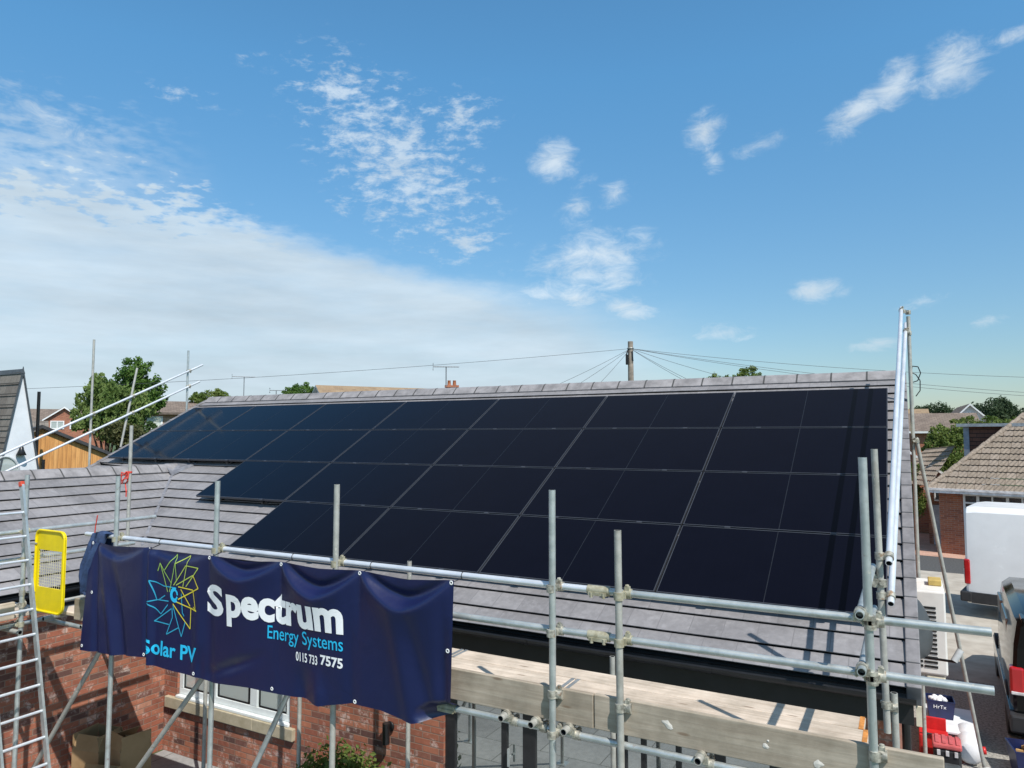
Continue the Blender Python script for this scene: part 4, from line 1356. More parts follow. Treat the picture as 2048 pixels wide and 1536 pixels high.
def van(name, label, xf, L_, Wd, H, paint, tall, group=None):
    """van with its rear left corner at the local origin, u across to the right, v forward, z up"""
    org = xf @ V((Wd / 2, L_ / 2, 0))
    o = thing(name, label, 'van', org)
    # body: cross sections along v, lofted
    secs = []
    hood = 1.12
    prof_v = [(0.0, H - .10, .06), (.05, H - .03, .02), (.25, H, 0), (L_ - 2.0, H, 0), (L_ - 1.55, H - .10, .02), (L_ - .95, hood + .10, .05), (L_ - .85, hood, .05), (L_ - .15, hood - .25, .10), (L_, .75, .2)]
    zb = .34
    ring = []
    b = B(xf)
    for v_, zt, ins in prof_v:
        hgt = zt - zb
        pts = []
        for sgn, seq in ((-1, 1), (1, -1)):
            side = [(0.03, zb), (0.0, zb + .12 * hgt), (0.0, zb + .45 * hgt), (.035, zb + .75 * hgt), (.085, zb + .94 * hgt), (.20, zt)]
            side = [((ins + q), z) for q, z in side]
            pts += [(q if sgn < 0 else Wd - q, z) for q, z in side[::seq]]
        ring.append([V((x, v_, z)) for x, z in pts])
    n = len(ring[0])
    vs = [p for r_ in ring for p in r_]
    fs_ = [(k * n + i, k * n + (i + 1) % n, (k + 1) * n + (i + 1) % n, (k + 1) * n + i) for k in range(len(ring) - 1) for i in range(n)]
    fs_ += [tuple(range(n)), tuple(range((len(ring) - 1) * n, len(ring) * n))[::-1]]
    b.add(vs, fs_, 0, True)
    body = b.build('body', paint, o)
    try:
        body.data.set_sharp_from_angle(angle=R(28))
    except Exception:
        pass
    # side rubbing strip, sill and panel creases
    b = B(xf)
    b.bbox((-.025, .10, .36), (.03, L_ - .5, .62), .012); b.bbox((Wd - .03, .10, .36), (Wd + .025, L_ - .5, .62), .012)
    b.build('side_trim', TRIM if tall else paint, o)
    b = B(xf)
    b.bbox((-.035, -.13, .38), (Wd + .035, .12, .62), .03)
    b.bbox((.25, -.16, .36), (Wd - .25, .0, .50), .02)
    b.build('bumper', TRIM, o)
    if tall:
        b = B(xf)
        b.box((-.032, .62, .50), (-.024, .74, .545)); b.build('side_marker', AMBER, o)
        b = B(xf)
        for z0, va, vb in ((1.02, .5, L_ - 1.8), (1.98, .35, L_ - 1.9), (2.24, .35, L_ - 1.9)):
            b.bbox((-.022 + (.035 if z0 > 1.9 else 0), va, z0), (.06, vb, z0 + .045), .018)
        for va, vb in ((.45, 1.75), (1.95, 3.3)):
            b.bbox((-.018, va, 1.16), (.05, vb, 1.88), .028)
        b.build('pressed_panel', paint, o)
        for z0, va, vb in ((2.20, .42, L_ - 2.0), (1.93, .50, L_ - 2.1), (1.10, .55, L_ - 1.9)):  # grey strips paint in the shade lines of the pressed creases
            b = B(xf); b.bbox((-.012 if z0 < 1.5 else .028, va, z0), (.08, vb, z0 + .016), .005); b.build('seam_shade', SEAM_SHADE, o)
        for z0, z1 in ((.72, 2.35),):
            b = B(xf); b.bbox((.0, .20, z0), (.06, .212, z1), .003); b.build('seam_shade', SEAM_SHADE, o)
        b = B(xf); b.bbox((.01, -.02, 2.44), (.10, .06, 2.56), .015); b.build('hinge_cover', TRIM, o)
        b = B(xf); b.bbox((-.012, .02, 1.88), (.10, .10, 1.96), .015); b.build('door_hinge', paint, o)
    for sx in (0, 1):
        xa = -.012 if sx == 0 else Wd - .16
        zl0, zl1 = (.80, 1.40) if tall else (.86, 1.24)
        b = B(xf); b.bbox((xa, -.03, zl0), (xa + .172, .10 if tall else .16, zl1), .03); lamp = b.build('tail_lamp', RED_L, o)
        b = B(xf); b.bbox((xa + .01, -.036, zl0 + (.25 if tall else .02) * (zl1 - zl0)), (xa + .16, .0, zl0 + (.62 if tall else .14) * (zl1 - zl0)), .01); b.build('lens', CLEAR, lamp)
    b = B(xf)
    if tall:
        for xa, xb in ((.20, Wd / 2 - .03), (Wd / 2 + .03, Wd - .20)): b.bbox((xa, -.012, 1.45), (xb, .03, 2.15), .03)
    else:
        b.bbox((.18, -.015, 1.22), (Wd - .18, .05, 1.74), .04)
    b.build('rear_window', GLASS_D, o)
    b = B(xf)
    for va, vb in ((1.1, 2.3), (2.5, 3.3)) if not tall else ((L_ - 2.25, L_ - 1.45),):
        b.bbox((.025, va, 1.2), (.075, vb, 1.66), .02)
    b.build('side_window', GLASS_D, o)
    b = B(xf); b.box((Wd / 2 - .26, -.034, .72), (Wd / 2 + .26, -.016, .84)); b.build('number_plate', mat('yellow plate', (.7, .5, .05), .4), o)
    if not tall:
        b = B(xf); b.bbox((.14, -.16, H - .10), (Wd - .14, .22, H - .035), .025); b.build('spoiler', paint, o)
    for v_ in (1.05 if not tall else 1.5, L_ - .98):
        for sx in (0, 1):
            b = B(xf)
            xc = .11 if sx == 0 else Wd - .11
            c = V((xc, v_, .34)); ax = V((1, 0, 0))
            b.lathe(c, [(.20, -.11), (.30, -.115), (.335, -.09), (.335, .09), (.30, .115), (.20, .11)], 24, axis=ax)
            wh = b.build('wheel', TYRE, o)
            b = B(xf); b.lathe(c, [(0, -.09), (.08, -.095), (.19, -.10), (.21, -.112), (.21, .112), (.19, .10), (.08, .095), (0, .09)], 20, axis=ax); b.build('rim', RIM, wh)
            b = B(xf); b.tube(V((xc - .13, v_, .37)), V((xc + .13, v_, .37)), .385, 24); b.build('wheel_arch', TRIM, o)
    return o


wv = van('van', 'tall white panel van parked across the drive with black lower trim', frame(0, (0, 0, 0)) @ M.Translation((1.36, 9.95, 0)) @ M.Rotation(R(-102), 4, 'Z') @ M.Translation((-2.05, 0, 0)), 5.6, 2.05, 2.68, BODYW, True)
bv = van('van', 'black van with a glossy roof parked on the gravel beside the gable', frame(-2.6, (1.345, 1.25, 0)), 5.0, 1.9, 1.98, BODYB, False)


def tub(name, c, w_, d_, h, m, label, cat, rot=0, taper=.85, wall=.02, rim=.02):
    o = thing(name, label, cat, c, None, (0, 0, R(rot)))
    b = B()
    def ringpts(k, z): return [V((sx * w_ / 2 * k, sy * d_ / 2 * k, z)) for sx, sy in ((-1, -1), (1, -1), (1, 1), (-1, 1))]
    rings = [ringpts(taper, 0), ringpts(1, h), ringpts(1 + rim, h), ringpts(1 + rim, h + .02), ringpts(1 - wall * 2, h + .02), ringpts(taper * (1 - wall * 2), .02)]
    vs = [p for r_ in rings for p in r_]
    b.add(vs, [(k * 4 + i, k * 4 + (i + 1) % 4, (k + 1) * 4 + (i + 1) % 4, (k + 1) * 4 + i) for k in range(5) for i in range(4)] + [(3, 2, 1, 0), (20, 21, 22, 23)])
    b.build('body', m, o, local=True)
    return o


NAVYP = mat('navy plastic', (.012, .018, .075), .4)
REDP = mat('red plastic', (.55, .02, .02), .4, 0, .1, 6)
WHP = mat('white plastic', (.75, .76, .78), .45, 0, .04, 3)
# low white trolley table with things on it
tb = thing('table', 'low white plastic table against the gable holding crates and tool cases', 'table', (.55, 1.5, 0))
b = B(); b.bbox((.22, 1.05, .24), (.92, 2.10, .29), .015); b.build('tabletop', WHP, tb)
for x in (.27, .87):
    for y in (1.1, 2.05):
        b = B(); b.box((x - .02, y - .02, .01), (x + .02, y + .02, .24)); b.build('leg', WHP, tb)
cr = tub('crate', (.49, 1.62, .292), .36, .30, .24, NAVYP, 'dark blue plastic crate on the white table filled with white bags', 'crate', 4, .84)
b = B()
random.seed(9)
for i in range(9):
    a = V((random.uniform(-.12, .12), random.uniform(-.10, .10), .22))
    b.lathe(a, [(0, -.02), (.04, 0), (.05, .03), (.02, .06), (0, .065)], 7, axis=(random.uniform(-.6, .6), random.uniform(-.6, .6), 1))
b.build('contents', WHP, cr, local=True)
cu = bpy.data.curves.new('text', 'FONT'); cu.body = 'HrTx'; cu.size = .075; cu.extrude = .001
ob = bpy.data.objects.new('text', cu); COL.objects.link(ob)
me = bpy.data.meshes.new_from_object(ob.evaluated_get(bpy.context.evaluated_depsgraph_get()))
bpy.data.objects.remove(ob)
me.materials.append(WHITE)
ob = bpy.data.objects.new('lettering', me); COL.objects.link(ob); ob.parent = cr; ob.location = (-.10, -.147, .15); ob.rotation_euler = (R(96), 0, 0)
rc = thing('tool_case', 'bright red open tool case on the ground beside the white table', 'tool case', (.30, 1.0, .0))
b = B(); b.bbox((.20, .72, .012), (.56, 1.0, .30), .02); b.bbox((.22, 1.0, .25), (.54, 1.03, .46), .012); b.build('body', REDP, rc)
b = B(); b.tube((.30, .70, .33), (.46, .70, .33), .012, 8); b.box((.29, .70, .30), (.31, .73, .335)); b.box((.45, .70, .30), (.47, .73, .335)); b.build('handle', TRIM, rc)
bc = thing('tool_case', 'black tool case with a red ribbed lid in front of the red case', 'tool case', (.52, .45, 0))
b = B(); b.bbox((.36, .30, .010), (.68, .62, .30), .03); b.build('body', TRIM, bc)
b = B(); b.bbox((.35, .29, .301), (.69, .63, .37), .02)
for i in range(4): b.bbox((.385 + .08 * i, .31, .371), (.43 + .08 * i, .61, .385), .005)
b.build('lid', mat('faded red lid', (.50, .10, .10), .5), bc)
b = B()
for i in range(3): b.bbox((.40 + .1 * i, .285, .22), (.44 + .1 * i, .30, .29), .004)
b.build('latch', CLEAR, bc)
o = thing('plastic_drum', 'white plastic drum with a red cap lying beside the tool cases', 'drum', (.80, .9, 0))
b = B(); b.lathe((.80, .66, .17), [(0, -.0), (.12, 0), (.15, .03), (.15, .38), (.14, .41), (.15, .44), (.15, .72), (.11, .77), (.05, .78), (.04, .82), (0, .82)], 20, axis=(.0, 1, .02)); b.build('body', WHP, o)
b = B(); b.lathe((.93, .72, .22), [(0, 0), (.05, 0), (.05, .05), (0, .05)], 12, axis=(1, .1, .1)); b.build('cap', REDP, o)
b = B()
pts = [(.60, .05), (.95, .15), (1.0, .55), (.78, .50), (.66, .30)]
b.add([(x, y, .03 + .05 * ((i * 7) % 3) / 2) for i, (x, y) in enumerate(pts)] + [(.8, .3, .12)] + [(x, y, .012) for x, y in pts], [(i, (i + 1) % 5, 5) for i in range(5)] + [(i, 6 + i, 6 + (i + 1) % 5, (i + 1) % 5) for i in range(5)])
tag(b.build('tarpaulin', WHP), 'crumpled white sheet on the gravel by the raker foot', 'sheet')
b = B()
b.bbox((.40, -.10, .012), (.74, .20, .14), .05); b.bbox((.45, -.05, .14), (.66, .15, .20), .03)
tag(b.build('tool_bag', mat('dark grey fabric', (.05, .06, .065), .9, 0, .2, 10)), 'dark grey fabric tool bag lying on the gravel', 'bag')
bt = tub('tub', (1.56, .75, .008), .62, .46, .34, NAVYP, 'dark blue plastic tub full of wood offcuts behind the black van', 'tub', 8, .86)
b = B()
for i in range(9):
    rr = M.Rotation(random.uniform(-.6, .6), 3, 'Z') @ M.Rotation(random.uniform(-.25, .25), 3, 'X')
    b.bbox((-.16, -.04, -.02), (.16, .04, .025), .004, 0, rr, V((random.uniform(-.10, .10), random.uniform(-.10, .10), .22 + i * .016)))
b.build('wood_offcuts', mat('fresh timber', (.50, .30, .12), .8, 0, .15, 8), bt, local=True)
o = thing('tarp_bundle', 'pale folded packet lying on the tie tube beside the gable', 'packet', (.40, -.12, 1.33))
b = B(); b.bbox((.31, -.19, 1.337), (.52, -.05, 1.42), .012); b.build('body', mat('cream packet', (.72, .66, .50), .7), o)
b = B()
pts = [V((.30, .62, 5.20)), V((.36, .62, 5.22)), V((.40, .62, 5.33)), V((.37, .62, 5.42)), V((.30, .62, 5.43)), V((.285, .62, 5.34)), V((.34, .62, 5.31)), V((.39, .62, 5.22)), V((.385, .62, 5.08)), V((.33, .62, 5.0))]
b.path(pts, .007, 6)
tag(b.build('cable_loop', BLACK_PL), 'loop of black cable hanging at the ridge end of the right verge', 'cable')

# ------------------------------------------------------------------ houses around
PANT = cell_mat('brown pantile', .30, .30, 0.0, [(0, (.235, .19, .15)), (.5, (.265, .215, .17)), (1, (.30, .245, .20))], (.17, .13, .10), .02, .85, (.36, .31, .26), .3, jh=.0)
BROWN_R = cell_mat('brown roof tile', .30, .30, .5, [(0, (.17, .13, .105)), (.5, (.20, .155, .125)), (1, (.23, .18, .145))], (.10, .08, .07), .02, .9, jh=.03)
ORANGE_R = cell_mat('orange pantile', .30, .30, 0, [(0, (.36, .17, .09)), (.5, (.42, .22, .12)), (1, (.33, .15, .09))], (.2, .1, .06), .03, .9, jh=.03)
TANR = cell_mat('tan tile', .3, .3, 0, [(0, (.27, .19, .12)), (.5, (.30, .22, .14)), (1, (.24, .17, .11))], (.28, .19, .12), .03, .9, jh=.03)
GREY_R = cell_mat('brown grey roof tile', .33, .34, .5, [(0, (.155, .135, .12)), (.5, (.175, .155, .14)), (1, (.20, .18, .16))], (.06, .055, .05), .01, .8, jh=.035)
REND = mat('white render', (.72, .74, .77), .85, 0, .03, 2)
LARCH = bpy.data.materials.new('larch cladding'); LARCH.use_nodes = True
t = NT(LARCH.node_tree); p = t.n['Principled BSDF']
uv = t.new('ShaderNodeTexCoord').outputs['UV']; u, v, _ = t.sep(uv)
uu = t.m('DIVIDE', u, .115); ci = t.m('FLOOR', uu); fu = t.m('SUBTRACT', uu, ci)
wn = t.new('ShaderNodeTexWhiteNoise', noise_dimensions='1D'); t.put(wn.inputs['W'], ci)
gr_ = t.noise(t.xyz(t.m('MULTIPLY', u, 20), t.m('MULTIPLY', v, 1.4), t.m('MULTIPLY', wn.outputs[0], 30)), 1, 5, .6)
cc = t.mix(wn.outputs[0], (.58, .27, .075), (.74, .40, .14))
cc = t.mix(t.m('MULTIPLY', t.ramp(gr_, .35, .7), .6), cc, (.30, .12, .035))
gap = t.ramp(t.m('MINIMUM', fu, t.m('SUBTRACT', 1.0, fu)), .0, .05)
t.put(p.inputs['Base Color'], t.mix(gap, (.16, .075, .025), cc)); p.inputs['Roughness'].default_value = .75


def slope_uv(b, pts, mi=0):
    """a roof face with UVs measured along and up it"""
    P = [V(q) for q in pts]
    if b.xf is not None: P = [b.xf @ q for q in P]
    n = (P[1] - P[0]).cross(P[-1] - P[0]).normalized()
    du = V((0, 0, 1)).cross(n); du = du.normalized() if du.length > 1e-4 else V((1, 0, 0)); dv = n.cross(du)
    sv, b.xf = b.xf, None
    b.add(P, [tuple(range(len(P)))], mi, False, [(q.dot(du), q.dot(dv)) for q in P])
    b.xf = sv


def rib_slope(b, p0, p1, q0, q1, gauge, pitch=.15, amp=.014, lift=.042, nmax=400):
    """pantiled slope: eaves p0-p1, top q0-q1, corrugated courses that lap"""
    p0, p1, q0, q1 = (V(x) for x in (p0, p1, q0, q1))
    if b.xf is not None: p0, p1, q0, q1 = (b.xf @ x for x in (p0, p1, q0, q1))
    du = (p1 - p0).normalized(); nrm = du.cross((q0 - p0)).normalized()
    if nrm.z < 0: nrm = -nrm
    dv = nrm.cross(du).normalized()
    if dv.z < 0: dv = -dv
    H = (q0 - p0).dot(dv); k = 0
    sv, b.xf = b.xf, None
    while k * gauge < H - 1e-3:
        v0, v1 = k * gauge, min(H, (k + 1) * gauge)
        def run(vv):
            f = vv / H
            return p0 + (q0 - p0) * f, p1 + (q1 - p1) * f
        (a0, b0), (a1, b1) = run(v0), run(v1)
        L_ = (b0 - a0).length
        n = max(2, min(nmax, int(L_ / pitch * 6)))
        vs, uvs = [], []
        for i in range(n + 1):
            lo = a0 + (b0 - a0) * i / n; hi = a1 + (b1 - a1) * i / n
            s0, s1 = (lo - p0).dot(du), (hi - p0).dot(du)
            w0 = amp * sin(2 * pi * s0 / pitch); w1 = amp * sin(2 * pi * s1 / pitch)
            vs += [lo + dv * .05 - nrm * .01, lo + dv * .05 + nrm * (lift - .02), lo + nrm * (lift - .012 + w0), lo + nrm * (lift + w0), hi + nrm * (.004 + w1)]
            uvs += [(s0, v0 + .02)] * 4 + [(s1, v1 - .02)]
        fs_ = []
        for i in range(n):
            p, q = 5 * i, 5 * i + 5
            fs_ += [(p + j, q + j, q + j + 1, p + j + 1) for j in range(4)]
        b.add(vs, fs_, 0, False, uvs)
        k += 1
    b.xf = sv
    return b


# bungalow across the drive, on the right
F = M.Translation((.86, 20.3, 0)) @ M.Rotation(R(-17), 4, 'Z')         # u along its front, v away, eaves corner at the origin
bg_ = thing('pantile_bungalow', 'red brick bungalow with a brown pantiled hip roof behind the white van', 'house', F @ V((5, 4, 0)))
BW, BD, BE, BR = 12.0, 9.0, 2.42, 7.08
hip = BD / 2
b = B(F)
rib_slope(b, (0, 0, BE), (BW, 0, BE), (hip, hip, BR), (BW - hip, hip, BR), .30)
rib_slope(b, (0, BD, BE), (0, 0, BE), (hip, hip, BR), (hip, hip + .001, BR), .30)
rib_slope(b, (BW, BD, BE), (0, BD, BE), (BW - hip, hip, BR), (hip, hip, BR), .30)
rf = b.build('roof', PANT, bg_)
b = B(F)
for a, c in (((0, 0, BE), (hip, hip, BR)), ((0, BD, BE), (hip, hip, BR)), ((hip, hip, BR), (BW - hip, hip, BR)), ((BW, 0, BE), (BW - hip, hip, BR))):
    a, c = V(a), V(c); n = int((c - a).length / .45)
    for i in range(n):
        s0, s1 = a + (c - a) * i / n, a + (c - a) * (i + .97) / n
        b.tube(s0 + V((0, 0, .02)), s1 + V((0, 0, .035)), .085, 8, r1=.10)
b.build('hip_tiles', mat('lichened hip tile', (.30, .24, .19), .9, 0, .2, 12), rf)
b = B(F)
b.box((-.02, -.08, BE - .15), (BW, -.02, BE - .02)); b.box((-.10, -.11, BE - .05), (BW, -.02, BE + .03), 0); b.box((-.08, -.02, BE - .15), (-.02, BD, BE - .02))
b.build('gutter', mat('pinkish white gutter', (.74, .68, .66), .5), bg_)
b = B(F)
wall_w = (.55, BW - .4, .35, BD - .4)
def rect(b, pts): b.add(pts, [tuple(range(len(pts)))])
hu0, hu1 = 1.05, 3.3
for a, c, z0, z1 in ((.25, hu0, 0, BE - .15), (hu1, BW - .4, 0, BE - .15), (hu0, hu1, 0, .75), (hu0, hu1, BE - .16, BE - .15)):
    rect(b, [(a, .40, z0), (c, .40, z0), (c, .40, z1), (a, .40, z1)])
rect(b, [(.25, 2.6, 0), (.25, .40, 0), (.25, .40, BE - .15), (.25, 2.6, BE - .15)])
rect(b, [(-.75, 2.6, 0), (.25, 2.6, 0), (.25, 2.6, BE - .15), (-.75, 2.6, BE - .15)])
rect(b, [(-.75, BD - .4, 0), (-.75, 2.6, 0), (-.75, 2.6, BE - .15), (-.75, BD - .4, BE - .15)])
b.build('wall', BRICK2, bg_)


def local_window(F, parent, u0, u1, z0, z1, v_, bars, lights, fm, gm, bw=.07, name='window'):
    b = B(F)
    def bar(a, c, e, g, t0=0., t1=.06): b.bbox((a, v_ + t0, e), (c, v_ + t1, g), .006)
    bar(u0, u1, z0, z0 + bw); bar(u0, u1, z1 - bw, z1); bar(u0, u0 + bw, z0 + bw, z1 - bw); bar(u1 - bw, u1, z0 + bw, z1 - bw)
    for x, wd in bars: bar(x - wd / 2, x + wd / 2, z0 + bw, z1 - bw)
    for a, c, z in lights: bar(a, c, z - .03, z + .03, .003, .057)
    f = b.build(name, fm, parent)
    g = B(F); g.box((u0 + bw, v_ + .03, z0 + bw), (u1 - bw, v_ + .04, z1 - bw)); g.build('pane', gm, f)
    return f


local_window(F, bg_, hu0, hu1, .75, BE - .16, .36, [(1.52, .09), (1.97, .05), (2.43, .09), (2.87, .06)], [(1.1, 1.5, 1.93), (1.55, 2.40, 1.90), (2.46, 3.28, 1.93)], WUPVC, GLASS_D)
local_window(F, bg_, -.50, .10, 1.75, 2.2, 2.54, [], [], WUPVC, GLASS_D, .05)
b = B(F); b.bbox((-.55, 2.45, .02), (.15, 2.52, 1.6), .01); b.build('side_gate', mat('grey panel', (.42, .44, .46), .6), bg_)
# flat-roofed dormer on the left hip
dr = B(F)
du0, du1, dv0, dv1, dz0, dz1 = .70, 4.6, 2.42, 5.2, 3.1, 4.80
dr.box((du0, dv0, dz0), (du1, dv1, dz1 - .06))
dm = dr.build('dormer', cell_mat('dark hung tile', .25, .16, .5, [(0, (.12, .055, .04)), (.5, (.15, .07, .05)), (1, (.10, .05, .04))], (.03, .02, .02), .01, .9, jh=.03), bg_)
b = B(F); b.box((du0 - .22, dv0 - .22, dz1 - .06), (du1, dv1 + .2, dz1 + .06)); b.build('flat_roof', mat('grey dormer edge', (.30, .33, .36), .5), dm)
b = B(F); b.box((du0 - .03, dv0 - .03, dz0), (du0 + .16, dv0 + .1, dz1 - .07)); b.build('corner_post', mat('blue grey flashing', (.20, .24, .30), .5), dm)


b = B()
rib_slope(b, (-.28, 23.6, 2.42), (.94, 20.9, 2.44), (.95, 26.2, 3.75), (1.96, 23.3, 3.95), .32)
b.build('side_roof', PANT, bg_)


def simple_house(name, label, F, wd, dp, eave, ridge, wallm, roofm, axis='u', over=.25, gable_white=False, windows=(), chim=None, cat='house', roof_trim=None):
    o = thing(name, label, cat, F @ V((wd / 2, dp / 2, 0)))
    b = B(F)
    x0, x1, y0, y1 = 0, wd, 0, dp
    for pts in ([(x0, y0, 0), (x1, y0, 0), (x1, y0, eave), (x0, y0, eave)], [(x1, y0, 0), (x1, y1, 0), (x1, y1, eave), (x1, y0, eave)], [(x1, y1, 0), (x0, y1, 0), (x0, y1, eave), (x1, y1, eave)], [(x0, y1, 0), (x0, y0, 0), (x0, y0, eave), (x0, y1, eave)]):
        rect(b, pts)
    if axis == 'u':
        rect(b, [(x0, y1, eave), (x0, y0, eave), (x0, dp / 2, ridge - .05)]); rect(b, [(x1, y0, eave), (x1, y1, eave), (x1, dp / 2, ridge - .05)])
    else:
        rect(b, [(x0, y0, eave), (x1, y0, eave), (wd / 2, y0, ridge - .05)]); rect(b, [(x1, y1, eave), (x0, y1, eave), (wd / 2, y1, ridge - .05)])
    b.build('wall', wallm, o)
    b = B(F)
    th = .12
    if axis == 'u':
        k = (ridge - eave) / (dp / 2)
        for s_ in (1, -1):
            ye = -over if s_ > 0 else dp + over
            e0, e1, r0, r1 = (x0 - over, ye, eave - over * k), (x1 + over, ye, eave - over * k), (x0 - over, dp / 2, ridge), (x1 + over, dp / 2, ridge)
            slope_uv(b, [e0, e1, r1, r0] if s_ > 0 else [e1, e0, r0, r1])
            dn = V((0, 0, -th))
            b.add([V(e0), V(e1), V(e1) + dn, V(e0) + dn, V(r0), V(r1), V(r1) + dn, V(r0) + dn], [(0, 3, 2, 1), (0, 4, 7, 3), (1, 2, 6, 5), (3, 7, 6, 2)], 1)
    else:
        k = (ridge - eave) / (wd / 2)
        for s_ in (1, -1):
            xe = -over if s_ > 0 else wd + over
            e0, e1, r0, r1 = (xe, y0 - over, eave - over * k), (xe, y1 + over, eave - over * k), (wd / 2, y0 - over, ridge), (wd / 2, y1 + over, ridge)
            slope_uv(b, [e1, e0, r0, r1] if s_ > 0 else [e0, e1, r1, r0])
            dn = V((0, 0, -th))
            b.add([V(e0), V(e1), V(e1) + dn, V(e0) + dn, V(r0), V(r1), V(r1) + dn, V(r0) + dn], [(0, 3, 2, 1), (0, 4, 7, 3), (1, 2, 6, 5), (3, 7, 6, 2)], 1)
    rf = b.build('roof', [roofm, roof_trim or WUPVC], o)
    for u0, u1, z0, z1, bars in windows:
        local_window(F, o, u0, u1, z0, z1, -.04, [(q, .08) for q in bars], [], WUPVC, GLASS_W, .08)
    if chim:
        cu_, cv_, cz0, cz1 = chim
        b = B(F); b.box((cu_ - .35, cv_ - .25, cz0), (cu_ + .35, cv_ + .25, cz1)); b.box((cu_ - .42, cv_ - .32, cz1), (cu_ + .42, cv_ + .32, cz1 + .12))
        ch = b.build('chimney', BRICK2, rf)
        for q in (-.16, .16):
            b = B(F); b.lathe((cu_ + q, cv_, cz1 + .12), [(.11, 0), (.09, .28), (.11, .30), (.07, .30), (.07, .05)], 12); b.build('chimney_pot', mat('terracotta pot', (.40, .15, .07), .8), ch)
    return o


# white rendered gable house at the left edge (its ridge runs along x)
gx = -23.58
gh = thing('rendered_house', 'white rendered gable house with a grey tiled roof at the left edge', 'house', (gx - 4, .98, 0))
ay, az = .98, 6.45
def gz(y): return az - abs(y - ay) * (5.35 if y > ay else 5.75)
b = B(); yn, yf = -.02, 1.62
rect(b, [(gx, yn, 0), (gx, yf, 0), (gx, yf, gz(yf)), (gx, ay, az), (gx, yn, gz(yn))])
rect(b, [(gx - 7, yn, 0), (gx, yn, 0), (gx, yn, gz(yn)), (gx - 7, yn, gz(yn))])
b.build('wall', REND, gh)
b = B()
ov = .012
courses(b, (0, yn - .0, gz(yn)), (1, 0, 0), tuple(V((0, ay - yn, az - gz(yn))).normalized()), tuple(V((0, -(az - gz(yn)), ay - yn)).normalized()), V((0, ay - yn, az - gz(yn))).length, lambda v: (gx - 8, gx + ov), .36, .03)
slope_uv(b, [(gx + ov, yf, gz(yf)), (gx - 8, yf, gz(yf)), (gx - 8, ay, az), (gx + ov, ay, az)])
rf = b.build('roof', GREY_R, gh)
b = B()
for y in (yn, yf): b.prism([(gx + .01, y, gz(y) - .12), (gx + .05, y, gz(y) - .12), (gx + .05, y, gz(y) + .12), (gx + .01, y, gz(y) + .12)], (0, 0, 0), (0, ay - y, az - gz(y)))
b.prism([(gx - 8, ay - .05, az - .1), (gx - 8, ay, az + .05), (gx - 8, ay + .05, az - .1)], (0, 0, 0), (8 + ov + .05, 0, 0))
b.build('verge', mat('dark verge trim', (.06, .07, .08), .6), rf)
b = B()
b.lathe((gx + .10, 1.0, 4.02), [(0, .12), (.05, .10), (.07, 0), (.14, -.16), (.13, -.17), (0, -.12)], 14); b.tube((gx, 1.0, 4.1), (gx + .1, 1.0, 4.1), .03, 8)
b.build('wall_lamp', BLACK_PL, gh)
b = B()
arc = [(gx + .03, .60 + .42 * cos(pi * i / 14), 3.20 + .62 * sin(pi * i / 14)) for i in range(15)]
b.path([V(q) for q in arc], .035, 6); b.tube((gx + .03, .18, 3.2), (gx + .03, .18, 2.0), .035, 6); b.tube((gx + .03, 1.02, 3.2), (gx + .03, 1.02, 2.0), .035, 6)
wn_ = b.build('arched_window', mat('grey stone surround', (.5, .52, .53), .7), gh)
b = B(); b.add([(gx + .02, y, z) for _, y, z in arc] + [(gx + .02, .18, 2.0), (gx + .02, 1.02, 2.0)], [tuple(range(15)) + (15, 16)]); b.build('pane', GLASS_W, wn_)
b = B(); b.tube((gx + .08, 1.66, 0), (gx + .08, 1.66, 3.7), .05, 8); b.tube((gx - .5, 1.75, 3), (gx - .5, 1.75, 5.85), .05, 8)
b.build('downpipe', BLACK_PL, gh)

# larch-clad outbuilding
F2 = frame(64.5, (-25.55, 2.05, 0))
ob_ = thing('timber_outbuilding', 'orange timber clad outbuilding with a low dark gable roof', 'outbuilding', F2 @ V((1.1, 2, 0)))
b = B(F2)
rect(b, [(0.0, 0, 0), (2.62, 0, 0), (2.62, 0, 3.70), (.55, 0, 4.66), (0, 0, 4.42)])
rect(b, [(2.62, 0, 0), (2.62, 4, 0), (2.62, 4, 3.70), (2.62, 0, 3.70)])
rect(b, [(0, 4, 0), (0, 0, 0), (0, 0, 4.42), (0, 4, 4.42)])
b.build('wall', LARCH, ob_)
b = B(F2)
for (ua, za), (ub, zb) in (((.55, 4.70), (2.95, 3.58)), ((-.30, 4.34), (.55, 4.70))):
    b.prism([(ua, -.15, za), (ub, -.15, zb), (ub, -.15, zb + .11), (ua, -.15, za + .11)], (0, 0, 0), (0, 4.3, 0))
b.build('roof', mat('dark grey metal roof', (.045, .045, .048), .5), ob_)
# grey tiled gable just behind it
simple_house('outhouse', 'small grey tiled roof between the white gable and the timber outbuilding', frame(64.5, (-30.2, 3.6, 0)), 1.5, 3.2, 3.9, 5.05, BRICK2, GREY_R, 'u', .15, cat='outhouse')

